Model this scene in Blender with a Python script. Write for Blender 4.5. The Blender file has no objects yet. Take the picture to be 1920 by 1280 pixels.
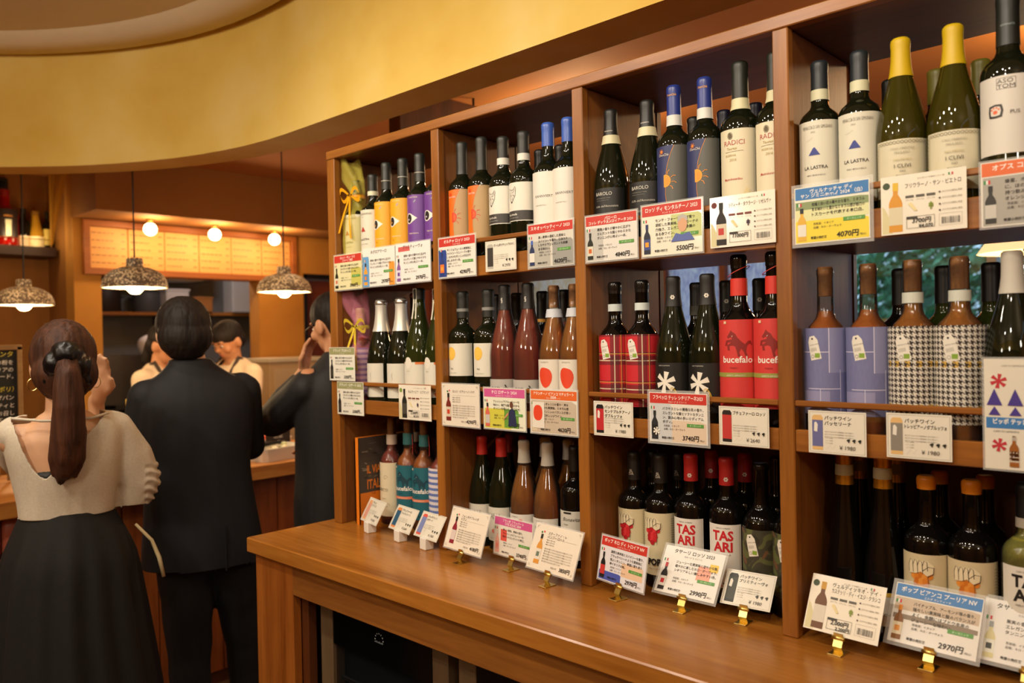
import bpy, bmesh, math, random
from mathutils import Vector, Matrix, noise
random.seed(7)
SC = bpy.context.scene
COL = SC.collection
PI = math.pi
# ---------------------------------------------------------------- camera
cd = bpy.data.cameras.new('camera'); cam = bpy.data.objects.new('camera', cd); COL.objects.link(cam)
cd.sensor_width = 36; cd.lens = 28.125; cd.clip_start = .05; cd.clip_end = 200
_r = Vector((.72652, .68685, -.02007)); _u = Vector((.00979, .01886, .99977)); _f = Vector((-.68707, .72656, -.00698))
cam.matrix_world = Matrix(((_r.x, _u.x, -_f.x, 0), (_r.y, _u.y, -_f.y, -1.4), (_r.z, _u.z, -_f.z, 1.51), (0, 0, 0, 1)))
cd.dof.use_dof = True; cd.dof.focus_distance = 1.75; cd.dof.aperture_fstop = 3.4
SC.camera = cam
# ---------------------------------------------------------------- world: dusk sky outside the windows
w = bpy.data.worlds.new('dusk_sky'); SC.world = w; w.use_nodes = True
bg = w.node_tree.nodes['Background']; bg.inputs[0].default_value = (.60, .78, 1, 1); bg.inputs[1].default_value = 1.5
SC.view_settings.view_transform = 'Standard'; SC.view_settings.look = 'None'
SC.view_settings.exposure = -.12; SC.view_settings.gamma = 1; SC.view_settings.use_curve_mapping = False
SC.cycles.max_bounces = 8; SC.cycles.transmission_bounces = 8; SC.cycles.transparent_max_bounces = 12
SC.cycles.sample_clamp_indirect = 4; SC.cycles.caustics_reflective = False; SC.cycles.caustics_refractive = False
# ---------------------------------------------------------------- helpers
def lin(h):
    if not isinstance(h, str): return h
    h = h.lstrip('#'); o = []
    for i in (0, 2, 4):
        c = int(h[i:i+2], 16) / 255
        o.append(c / 12.92 if c <= .04045 else ((c + .055) / 1.055) ** 2.4)
    return tuple(o) + (1,)
MATS = {}
def mat(name, col=None, rough=.5, metal=0, **kw):
    if name in MATS: return MATS[name]
    m = bpy.data.materials.new(name); m.use_nodes = True; MATS[name] = m
    b = m.node_tree.nodes['Principled BSDF']
    if col is not None: b.inputs['Base Color'].default_value = lin(col)
    b.inputs['Roughness'].default_value = rough; b.inputs['Metallic'].default_value = metal
    for k, v in kw.items(): b.inputs[k.replace('_', ' ')].default_value = lin(v) if isinstance(v, str) else v
    return m
def ink(h): return mat('ink_' + h.lstrip('#'), h, .45)
def N(m, t, **kw):
    n = m.node_tree.nodes.new(t)
    for k, v in kw.items(): setattr(n, k, v)
    return n
def L(m, a, b): m.node_tree.links.new(a, b)
def ramp(m, fac, stops):
    r = N(m, 'ShaderNodeValToRGB'); e = r.color_ramp.elements
    e[0].position = stops[0][0]; e[0].color = lin(stops[0][1]); e[1].position = stops[-1][0]; e[1].color = lin(stops[-1][1])
    for p, c in stops[1:-1]: x = e.new(p); x.color = lin(c)
    L(m, fac, r.inputs[0]); return r.outputs[0]
def bump(m, h, strength=.2, dist=.01):
    b = N(m, 'ShaderNodeBump'); b.inputs['Strength'].default_value = strength; b.inputs['Distance'].default_value = dist
    L(m, h, b.inputs['Height']); L(m, b.outputs[0], m.node_tree.nodes['Principled BSDF'].inputs['Normal'])
def noise_fac(m, scale, stretch=(1, 1, 1), detail=4, rough=.55, dist=0):
    tc = N(m, 'ShaderNodeTexCoord'); mp = N(m, 'ShaderNodeMapping'); mp.inputs['Scale'].default_value = stretch
    nz = N(m, 'ShaderNodeTexNoise'); nz.inputs['Scale'].default_value = scale; nz.inputs['Detail'].default_value = detail
    nz.inputs['Roughness'].default_value = rough; nz.inputs['Distortion'].default_value = dist
    L(m, tc.outputs['Object'], mp.inputs[0]); L(m, mp.outputs[0], nz.inputs['Vector']); return nz.outputs['Fac']
def noisy(name, stops, scale, rough=.6, stretch=(1, 1, 1), bmp=0, **kw):
    if name in MATS: return MATS[name]
    m = mat(name, None, rough, **kw); f = noise_fac(m, scale, stretch)
    L(m, ramp(m, f, stops), m.node_tree.nodes['Principled BSDF'].inputs['Base Color'])
    if bmp: bump(m, f, bmp)
    return m
def wood(name, dark, light, axis='x', rough=.35, scale=9):
    if name in MATS: return MATS[name]
    st = {'x': (.12, 1.6, 1.6), 'y': (1.6, .12, 1.6), 'z': (1.6, 1.6, .12)}[axis]
    m = mat(name, None, rough); f = noise_fac(m, scale, st, 6, .62, .6)
    f2 = noise_fac(m, scale * 9, st, 2, .5)
    mx = N(m, 'ShaderNodeMath', operation='MULTIPLY_ADD'); L(m, f2, mx.inputs[0]); mx.inputs[1].default_value = .28; 
    L(m, f, mx.inputs[2])
    sb = N(m, 'ShaderNodeMath', operation='SUBTRACT'); L(m, mx.outputs[0], sb.inputs[0]); sb.inputs[1].default_value = .14
    L(m, ramp(m, sb.outputs[0], [(.3, dark), (.7, light)]), m.node_tree.nodes['Principled BSDF'].inputs['Base Color'])
    bump(m, f2, .05, .002); return m
def emit(name, col, strength):
    if name in MATS: return MATS[name]
    m = mat(name, col, .5); b = m.node_tree.nodes['Principled BSDF']
    b.inputs['Emission Color'].default_value = lin(col); b.inputs['Emission Strength'].default_value = strength; return m

class MB:
    """collects shapes for ONE mesh object"""
    def __init__(s): s.v = []; s.f = []; s.m = []; s.cur = 0; s.uv = {}
    def add(s, vs, fs):
        o = len(s.v); s.v += [tuple(x) for x in vs]
        for f in fs: s.f.append([i + o for i in f]); s.m.append(s.cur)
        return o
    def box(s, x0, x1, y0, y1, z0, z1, c=0):
        if x0 > x1: x0, x1 = x1, x0
        if y0 > y1: y0, y1 = y1, y0
        if z0 > z1: z0, z1 = z1, z0
        c = min(c, (x1 - x0) / 2.2, (y1 - y0) / 2.2, (z1 - z0) / 2.2)
        if c <= 0:
            vs = [(x, y, z) for z in (z0, z1) for y in (y0, y1) for x in (x0, x1)]
            s.add(vs, [(0, 2, 3, 1), (4, 5, 7, 6), (0, 1, 5, 4), (2, 6, 7, 3), (0, 4, 6, 2), (1, 3, 7, 5)]); return s
        bm = bmesh.new(); bmesh.ops.create_cube(bm, size=1)
        for v in bm.verts: v.co = Vector((x0 + (v.co.x + .5) * (x1 - x0), y0 + (v.co.y + .5) * (y1 - y0), z0 + (v.co.z + .5) * (z1 - z0)))
        bmesh.ops.bevel(bm, geom=bm.edges[:], offset=c, segments=1, affect='EDGES', profile=.5)
        s.bm(bm); return s
    def bm(s, bm, mx=None):
        bm.verts.index_update()
        s.add([(mx @ v.co if mx else v.co)[:] for v in bm.verts], [[v.index for v in f.verts] for f in bm.faces]); bm.free(); return s
    def lathe(s, prof, n=24, c=(0, 0, 0), close=True, mx=None):
        vs = []; fs = []; k = len(prof)
        for i in range(n):
            a = 2 * PI * i / n
            for r, z in prof:
                p = Vector((r * math.cos(a) + c[0], r * math.sin(a) + c[1], z + c[2])); vs.append((mx @ p if mx else p)[:])
        for i in range(n):
            j = (i + 1) % n
            for q in range(k - 1): fs.append((i * k + q, j * k + q, j * k + q + 1, i * k + q + 1))
        if close:
            if prof[0][0] > 1e-6: fs.append([i * k for i in range(n)][::-1])
            if prof[-1][0] > 1e-6: fs.append([i * k + k - 1 for i in range(n)])
        s.add(vs, fs); return s
    def tube(s, pts, r, n=8, closed=False):
        pts = [Vector(p) for p in pts]; vs = []; fs = []; k = len(pts); up = None
        for i, p in enumerate(pts):
            d = (pts[min(i + 1, k - 1)] - pts[max(i - 1, 0)]) if not closed else (pts[(i + 1) % k] - pts[i - 1])
            d.normalize()
            if up is None: up = Vector((0, 0, 1)) if abs(d.z) < .9 else Vector((1, 0, 0))
            a = d.cross(up).normalized(); b = a.cross(d).normalized(); up = b
            rr = r[i] if isinstance(r, (list, tuple)) else r
            for q in range(n): t = 2 * PI * q / n; vs.append((p + a * rr * math.cos(t) + b * rr * math.sin(t))[:])
        for i in range(k if closed else k - 1):
            for q in range(n):
                fs.append((i * n + q, i * n + (q + 1) % n, ((i + 1) % k) * n + (q + 1) % n, ((i + 1) % k) * n + q))
        if not closed: fs.append(list(range(n))[::-1]); fs.append([(k - 1) * n + q for q in range(n)])
        s.add(vs, fs); return s
    def sphere(s, c, r, seg=16, rings=10, rot=None):
        if not isinstance(r, (tuple, list)): r = (r, r, r)
        prof = [(math.sin(PI * i / rings), -math.cos(PI * i / rings)) for i in range(rings + 1)]; prof[0] = (0, -1); prof[-1] = (0, 1)
        mx = Matrix.Translation(c) @ (rot.to_4x4() if rot else Matrix()) @ Matrix.Diagonal((*r, 1))
        s.lathe(prof, seg, mx=mx); return s
    def build(s, name, mats, parent=None, smooth=False, angle=None, **tags):
        me = bpy.data.meshes.new(name)
        if not isinstance(mats, (list, tuple)): mats = [mats]
        me.from_pydata(s.v, [], s.f)
        for m in mats: me.materials.append(m)
        me.polygons.foreach_set('material_index', s.m)
        if s.uv:
            uvl = me.uv_layers.new(name='UVMap')
            for lp in me.loops: uvl.data[lp.index].uv = s.uv.get(lp.vertex_index, (0, 0))
        bm = bmesh.new(); bm.from_mesh(me); bmesh.ops.remove_doubles(bm, verts=bm.verts, dist=1e-6) if not s.uv else None
        bmesh.ops.recalc_face_normals(bm, faces=bm.faces); bm.to_mesh(me); bm.free()
        if smooth: me.shade_smooth()
        if angle: me.set_sharp_from_angle(angle=math.radians(angle))
        return obj(name, me, parent, **tags)
def obj(name, me, parent=None, label=None, cat=None, group=None, kind=None, loc=None):
    o = bpy.data.objects.new(name, me); COL.objects.link(o)
    if parent: o.parent = parent
    if loc: o.location = loc
    if label: o['label'] = label
    if cat: o['category'] = cat
    if group: o['group'] = group
    if kind: o['kind'] = kind
    return o
def thing(name, label, cat, loc=(0, 0, 0), rz=0, group=None):
    o = obj(name, None, None, label, cat, group); o.location = loc; o.rotation_euler = (0, 0, rz); return o
def box(name, m, parent, *b, c=.0015, **tags): return MB().box(*b, c=c).build(name, m, parent, **tags)
def light(name, kind, loc, power, col=(1, .78, .5), r=.03, aim=None, size=60, blend=.5):
    d = bpy.data.lights.new(name, kind); d.energy = power; d.color = col[:3]
    d.shadow_soft_size = r
    if kind == 'SPOT': d.spot_size = math.radians(size); d.spot_blend = blend
    o = bpy.data.objects.new(name, d); COL.objects.link(o); o.location = loc
    if aim: o.rotation_euler = (Vector(aim) - Vector(loc)).to_track_quat('-Z', 'Y').to_euler()
    return o
# ---------------------------------------------------------------- lamps of the room: recessed spots in the raised ceiling, downlights beyond, plus added fill lights
WARM = (1, .88, .72)
SPOTS = [((-2.35, -1.15, 2.66), (-2.0, .0, 1.3), 62), ((-1.75, -1.2, 2.66), (-1.6, .1, 1.35), 62), ((-1.15, -1.2, 2.66), (-1.1, .1, 1.35), 62),
         ((-.55, -1.2, 2.66), (-.6, .1, 1.35), 56), ((.05, -1.2, 2.66), (-.2, .1, 1.35), 48), ((-2.6, -.75, 2.66), (-2.5, -.3, .9), 40),
         ((-1.45, -2.2, 2.66), (-1.4, -.1, 1.5), 45), ((-.3, -2.2, 2.66), (-.5, -.1, 1.5), 45), ((-1.9, -1.9, 2.66), (-2.5, -.55, 1.25), 105)]
for i, (p, a, e) in enumerate(SPOTS): light('ceiling_spot_light', 'SPOT', p, e * .40, WARM, .035, a, 105, .8)
FILL_GLOBES = [(-.5, -2.75, 2.2), (-2.3, -2.75, 2.2), (1.2, -1.6, 2.2)]  # unseen globe lamps added as general fill
for p in FILL_GLOBES: light('fill_globe_light', 'POINT', (p[0], p[1], p[2]), 27, (1, .90, .76), .11)
for p, a in (((-1.6, -1.3, 2.62), (-2.6, .1, 2.44)), ((-.3, -1.4, 2.62), (-1.0, .14, 2.42)), ((-2.6, -1.9, 2.62), (-3.7, -.7, 2.44))): light('soffit_fill_light', 'SPOT', p, 17, (1, .88, .70), .03, a, 95, .9)  # spots without fixtures, added to brighten the yellow soffit
# ---------------------------------------------------------------- materials of the place
W_SHELF = wood('shelf_wood_x', '784518', 'a96b2a', 'x', .34); W_SHELFZ = wood('shelf_wood_z', '764414', 'a56827', 'z', .36)
W_SIDE = wood('shelf_side_wood', '6a3c18', '8f5824', 'z', .4); W_TOP = wood('counter_wood', '864d16', 'bd7c32', 'x', .24, 6)
W_LEG = wood('leg_wood', '7a3f12', 'aa6426', 'z', .33); W_DARK = wood('dark_wood_z', '3a1c0b', '5e3013', 'z', .4)
W_BAR = wood('bar_wood', '9a5a22', 'c88a42', 'y', .35); W_PANEL = wood('panel_wood', '6b3210', '96501d', 'z', .4)
PLASTER = noisy('yellow_plaster', [(.3, 'd4ac48'), (.5, 'dfbe60'), (.75, 'e8ce84')], 2.2, .75, bmp=.12)
m = PLASTER
OCHRE = noisy('ochre_plaster', [(.3, 'b87a28'), (.7, 'c98d38')], 1.6, .8, bmp=.06)
BROWNW = noisy('brown_plaster', [(.3, '8e5a20'), (.7, '9c6628')], 1.2, .8, bmp=.05)
ORANGE = noisy('orange_plaster', [(.3, 'c07a3c'), (.7, 'd08a48')], 1.2, .8, bmp=.05)
CREAMC = noisy('ceiling_plaster', [(.3, 'd8c4a4'), (.7, 'e2d0b2')], 1.5, .85)
REDW = noisy('red_brown_paint', [(.3, '6a2a14'), (.7, '7c341a')], 1.5, .6)
STEEL = mat('steel', '9aa0a2', .32, 1); DARKM = mat('dark_metal', '1a1917', .4, .6); BLACK = mat('black_matte', '14120f', .6)
WHITE = mat('white_plain', 'e8e4da', .5); GOLD = mat('gold_metal', 'e2c878', .28, 1); CREAM = mat('cream_plain', 'e0d2b0', .5)
# ---------------------------------------------------------------- floor and ceilings
def st(name, mb, m, **k): return mb.build(name, m, kind='structure', **k)
FLOOR = noisy('floor_tile_dark', [(.3, '4a3420'), (.7, '5c4128')], 3, .5)
st('floor', MB().box(-9, 2.2, -4.2, 4.6, -.1, 0), FLOOR)
def stadium(R, x1=1.9, cx=-2.55, cy=-1.5, n=40):
    p = [(x1, cy + R)]
    for i in range(n + 1): a = PI / 2 + PI * i / n; p.append((cx + R * math.cos(a), cy + R * math.sin(a)))
    p.append((x1, cy - R)); return p
def band(mb, A, za, B, zb):   # strip between two open outlines
    vs = [(x, y, za) for x, y in A] + [(x, y, zb) for x, y in B]; n = len(A)
    mb.add(vs, [(i, i + 1, n + i + 1, n + i) for i in range(n - 1)])
I, O = stadium(1.64), stadium(1.79)
mb = MB(); band(mb, I, 2.25, I, 2.75); band(mb, I, 2.25, O, 2.25); band(mb, O, 2.25, O, 2.75)
st('wall_soffit', mb, PLASTER, smooth=True, angle=40)
mb = MB(); A, B, C2, D = stadium(1.64), stadium(1.60), stadium(1.50), stadium(1.46)
band(mb, A, 2.735, B, 2.700); band(mb, B, 2.700, C2, 2.710); band(mb, C2, 2.710, D, 2.75)
st('trim_1', mb, CREAMC, smooth=True, angle=50)
mb = MB(); p = stadium(1.47); mb.add([(x, y, 2.745) for x, y in p], [list(range(len(p)))]); mb.box(-4.3, 2, -3.3, .3, 2.76, 2.78)
st('ceiling', mb, CREAMC)
mb = MB(); O2 = stadium(1.78)
mb.box(-9, 2.2, .27, 4.6, 2.69, 2.74); mb.box(-9, -4.3, -4.2, .27, 2.69, 2.74); mb.box(-4.3, 2.2, -4.2, -3.27, 2.69, 2.74)
mb.add([(-4.35, .28, 2.69), (-2.55, .28, 2.69)] + [(x, y, 2.69) for x, y in O2[1:21]] + [(-4.35, -1.5, 2.69)], [list(range(23))])
mb.add([(-4.35, -3.28, 2.69), (-4.35, -1.5, 2.69)] + [(x, y, 2.69) for x, y in O2[21:42]], [list(range(23))])
st('ceiling_outer', mb, ORANGE)
mb = MB(); mb.box(2.1, 2.2, -4.2, 4.6, 0, 2.74); st('wall_right', mb, OCHRE)
mb = MB(); mb.box(-9, 2.2, -4.2, -4.1, 0, 2.74); st('wall_front', mb, OCHRE)
# downlight trims around the recessed lamps
DL = mat('downlight_trim', 'd8d0c0', .4)
for i, (p, a, e) in enumerate(SPOTS):
    t = thing('ceiling_spotlight', 'small round recessed ceiling spotlight ' + ('aimed at the first shelf bay', 'aimed at the second shelf bay', 'aimed at the third shelf bay', 'aimed at the fourth shelf bay', 'aimed at the last shelf bay', 'above the end of the counter table', 'above the middle of the shop floor', 'above the near shop floor', 'above the ponytail woman')[i], 'spotlight', (p[0], p[1], 2.742), group='recessed ceiling spotlights')
    MB().lathe([(.045, -.004), (.062, -.006), (.064, .006), (.045, .006)], 24, close=False).build('trim_ring', DL, t, smooth=True)
for i, p in enumerate(FILL_GLOBES):  # lamp bodies for the added fill lights, out of view
    t = thing('fill_globe', 'unseen globe lamp added as fill light over the shop floor, ' + ('behind the camera', 'over the middle', 'right of the camera')[i], 'lamp', p)
    MB().tube([(0, 0, .1), (0, 0, 2.745 - p[2])], .004).build('cord', BLACK, t)
    MB().lathe([(.03, .09), (.03, .13), (0, .135)], 16).build('socket_cap', DARKM, t, smooth=True)
    MB().tube([(.125 * math.cos(a), .125 * math.sin(a), .02) for a in [2 * PI * k / 24 for k in range(24)]], .004, 6, True).build('guard_ring', DARKM, t)
# ---------------------------------------------------------------- kitchen side: wall with pass opening, bulkhead, alcove
XW = -5.7
mb = MB()
mb.box(XW - .15, XW, .45, .62, 0, 2.69); mb.box(XW - .15, XW, .62, 1.775, 1.978, 2.69); mb.box(XW - .15, XW, .62, 1.775, 0, .9)
mb.box(XW - .15, XW, 1.775, 2.17, 0, 2.69); mb.box(XW - .15, XW, 2.17, 3.2, 2.05, 2.69); mb.box(XW - .15, XW, 3.2, 4.6, 0, 2.69)
st('wall_kitchen', mb, OCHRE)
st('wall_bulkhead', MB().box(XW, -5.25, .44, 2.6, 2.345, 2.69), BROWNW)
mb = MB(); mb.box(-6.35, -6.2, -4.2, .45, 0, 2.69); st('wall_alcove', mb, BROWNW)
mb = MB(); mb.box(-6.35, XW - .15, .45, .6, 0, 2.69); st('wall_alcove_return', mb, BROWNW)
mb = MB(); mb.box(-8.1, -8, .4, 4.6, 0, 2.69); st('wall_kitchen_back', mb, mat('kitchen_wall_paint', '8c8c8a', .5))
mb = MB(); mb.box(-8.1, -6.35, .45, .55, 0, 2.69); st('wall_kitchen_side', mb, MATS['kitchen_wall_paint'])
mb = MB(); mb.box(-8.1, -5.85, 4.3, 4.4, 0, 2.69); st('wall_kitchen_end', mb, OCHRE)
t = MB().box(-5.86, -5.78, 2.2, 3.17, 0, 2.0, c=.004).build('door_1', REDW, kind='structure')
for a, b in ((.1, .95), (1.05, 1.9)): MB().box(-5.775, -5.79, 2.3, 3.07, a, b, c=.006).build('panel', REDW, t)
box('door_frame', DARKM, t, -5.80, -5.69, 2.17, 2.20, 0, 2.05); box('door_frame', DARKM, t, -5.80, -5.69, 2.17, 3.2, 2.02, 2.05)
MB().lathe([(.0, 0), (.02, .01), (.024, .03), (.01, .05), (.01, .06)], 14, mx=Matrix.Translation((-5.72, 2.28, 1.0)) @ Matrix.Rotation(-PI / 2, 4, 'Y')).build('door_handle', STEEL, t, smooth=True)
# rear room beyond the shelf
st('wall_rear_left', MB().box(-5.2, -5.05, 2.95, 4.6, 0, 2.69), REDW)
YW = 4.0
mb = MB(); mb.box(-5.05, 2.2, YW, YW + .15, 2.28, 2.69); mb.box(-5.05, 2.2, YW, YW + .15, 0, .75)
for a, b in ((-5.05, -4.98), (-4.15, -3.5), (-2.42, -2.25), (.9, 2.2)): mb.box(a, b, YW, YW + .15, .75, 2.28)
st('wall_rear', mb, ORANGE)
def pane_mat(name, col, rough, trans):
    m = mat(name, col, rough); nt = m.node_tree; out = nt.nodes['Material Output']
    if trans:   # clear pane
        tr = N(m, 'ShaderNodeBsdfTransparent'); gl = N(m, 'ShaderNodeBsdfGlossy'); gl.inputs['Roughness'].default_value = .02; mx = N(m, 'ShaderNodeMixShader')
        mx.inputs[0].default_value = .06; tr.inputs[0].default_value = lin(col)
    else:       # frosted pane
        tr = N(m, 'ShaderNodeBsdfTranslucent'); tr.inputs[0].default_value = lin(col); gl = nt.nodes['Principled BSDF']; mx = N(m, 'ShaderNodeMixShader'); mx.inputs[0].default_value = .12
        f = noise_fac(m, 60, (1, 1, .35), 3); L(m, ramp(m, f, [(.35, col), (.65, 'ffffff')]), tr.inputs[0])
    L(m, tr.outputs[0], mx.inputs[1]); L(m, gl.outputs[0], mx.inputs[2]); L(m, mx.outputs[0], out.inputs[0]); return m
CLEAR = pane_mat('window_glass', 'e8f4f6', .02, True); FROST = pane_mat('frosted_glass', 'c8cce6', .5, False); FROST2 = pane_mat('patterned_glass', 'f0d8b0', .5, False)
WINF = wood('window_wood', '6a3512', '8a4c1e', 'z', .45); WINB = mat('window_frame_pale', 'aeb4b4', .4)
def window(i, x0, x1, panes, glass, fm):
    w = MB().box(x0, x1, YW + .02, YW + .13, .75, .80, c=.004).build('window_%d' % i, fm, kind='structure')
    box('window_frame', fm, w, x0, x1, YW + .02, YW + .13, 2.23, 2.28)
    for k in range(panes + 1):
        x = x0 + .025 + (x1 - x0 - .05) * k / panes; box('window_frame', fm, w, x - .025, x + .025, YW + .02, YW + .13, .80, 2.23)
    for k in range(panes):
        a = x0 + .05 + (x1 - x0 - .05) * k / panes; b = x0 + (x1 - x0 - .05) * (k + 1) / panes
        box('pane', glass, w, a, b, YW + .07, YW + .076, .80, 2.23, c=0)
window(1, -4.98, -4.15, 1, FROST2, WINF); window(2, -3.5, -2.42, 2, FROST, WINF); window(3, -2.25, .9, 3, CLEAR, WINB)
# outside: paving and hedge trees
st('ground_outside', MB().box(-12, 8, 4.2, 16, -.35, -.3), mat('paving', '7a7d78', .8))
def leafy(name, label, c, r, n, cols, seed):
    rnd = random.Random(seed); t = thing(name, label, 'tree', (c[0], c[1], -.3), group='trees outside the window')
    MB().tube([(0, 0, 0), (.03, .02, .8), (-.02, 0, c[2] + .3)], [.07, .055, .03], 8).build('trunk', mat('bark', '3a2c1e', .8), t)
    mb = MB()
    for i in range(n):
        d = Vector((rnd.gauss(0, 1), rnd.gauss(0, 1), rnd.gauss(0, 1))).normalized() * (rnd.random() ** .4)
        p = Vector((d.x * r[0], d.y * r[1], c[2] + .3 + d.z * r[2])); q = Vector((rnd.uniform(-1, 1), rnd.uniform(-1, 1), rnd.uniform(-1, 1))).normalized()
        a = q.orthogonal().normalized(); b = q.cross(a); s = rnd.uniform(.05, .11); mb.cur = rnd.randrange(len(cols))
        mb.add([p - a * s, p + b * s * .45, p + a * s, p - b * s * .45], [(0, 1, 2, 3)])
    mb.build('foliage', [mat('leaf_' + k, k, .6) for k in cols], t, kind='stuff')
GR = ['3f8a54', '5aa078', '70b890', '2f6a50']
for i, (x, y, z, rx, rz_) in enumerate([(-4.9, 8.6, 1.7, 1.06, 1.7), (-2.7, 8.5, 1.9, 1.06, 1.9), (-.5, 8.6, 1.7, 1.06, 1.8), (-3.8, 10.8, 2.2, 1.15, 2.2), (-1.4, 10.8, 2.2, 1.15, 2.2)]):
    leafy('garden_tree', ['bushy green tree outside, leftmost of those near the rear window', 'bushy green tree outside, middle of those near the rear window', 'bushy green tree outside, rightmost of those near the rear window', 'taller green tree in the farther row outside, left one', 'taller green tree in the farther row outside, right one'][i], (x, y, z), (rx, 1.0, rz_), 2600, GR, i)
# lamps seen behind the shelf
SHADE = mat('lamp_shade_cream', 'f0d2a2', .7, Subsurface_Weight=0)
def shade_mat(name, col, s):
    m = mat(name, col, .8); b = m.node_tree.nodes['Principled BSDF']; b.inputs['Emission Color'].default_value = lin(col); b.inputs['Emission Strength'].default_value = s; return m
t = thing('cone_lamp', 'cream cone shaded standing lamp seen behind the tall white-capped bottle', 'lamp', (-.55, 1.6, 0))
MB().lathe([(.15, 1.745), (.085, 1.84), (.081, 1.84), (.146, 1.745)], 32, close=False).build('lamp_shade', shade_mat('lit_shade_cream', 'ffd9a0', .9), t, smooth=True)
MB().lathe([(.14, 0), (.14, .02), (.014, .04), (.012, 1.74), (.02, 1.75), (.02, 1.775)], 20).build('pole', DARKM, t, smooth=True)
MB().sphere((0, 0, 1.795), .025).build('bulb', emit('warm_bulb_small', 'ffcf86', 25), t, smooth=True)
light('cone_lamp_light', 'POINT', (-.55, 1.6, 1.72), 6, (1, .72, .42), .04)
for i, (x, y, z, s, lb) in enumerate([(-2.15, 3.1, 1.35, .13, 'orange globe lamp glowing on a stand before the rear window'), (-1.72, 3.2, 1.36, .10, 'small cream drum lamp on a stand before the rear window')]):
    t = thing('glow_lamp', lb, 'lamp', (x, y, 0))
    prof = [(s * .5, z), (s * .9, z + s * .2), (s, z + s * .9), (s * .8, z + s * 1.6), (s * .3, z + s * 1.8)] if i == 0 else [(s, z), (s, z + s * 1.6), (s * .9, z + s * 1.6), (s * .9, z)]
    MB().lathe(prof, 24, close=i == 0).build('lamp_shade', shade_mat('lit_shade_orange' if i == 0 else 'lit_shade_pale', 'ff9a3c' if i == 0 else 'ffd08a', 1.6), t, smooth=True)
    MB().lathe([(.1, 0), (.1, .02), (.012, .03), (.012, z + s * .5)], 16).build('pole', DARKM, t, smooth=True)
light('rear_room_light', 'POINT', (-2.6, 1.9, 2.5), 28, (1, .66, .34), .06); light('rear_room_light', 'POINT', (-.4, 2.2, 2.5), 28, (1, .66, .34), .06)  # unseen point lights without fixtures that light the rear room
t = thing('ceiling_unit', 'dark brown panel hanging under the orange ceiling behind the shelf', 'panel', (-2.85, 1.15, 2.36))
box('board', W_DARK, t, -.04, .04, -.28, .28, 0, .28, c=.004)
for y in (-.22, .22): MB().tube([(0, y, .28), (0, y, .33)], .006).build('hanger', DARKM, t)
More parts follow.
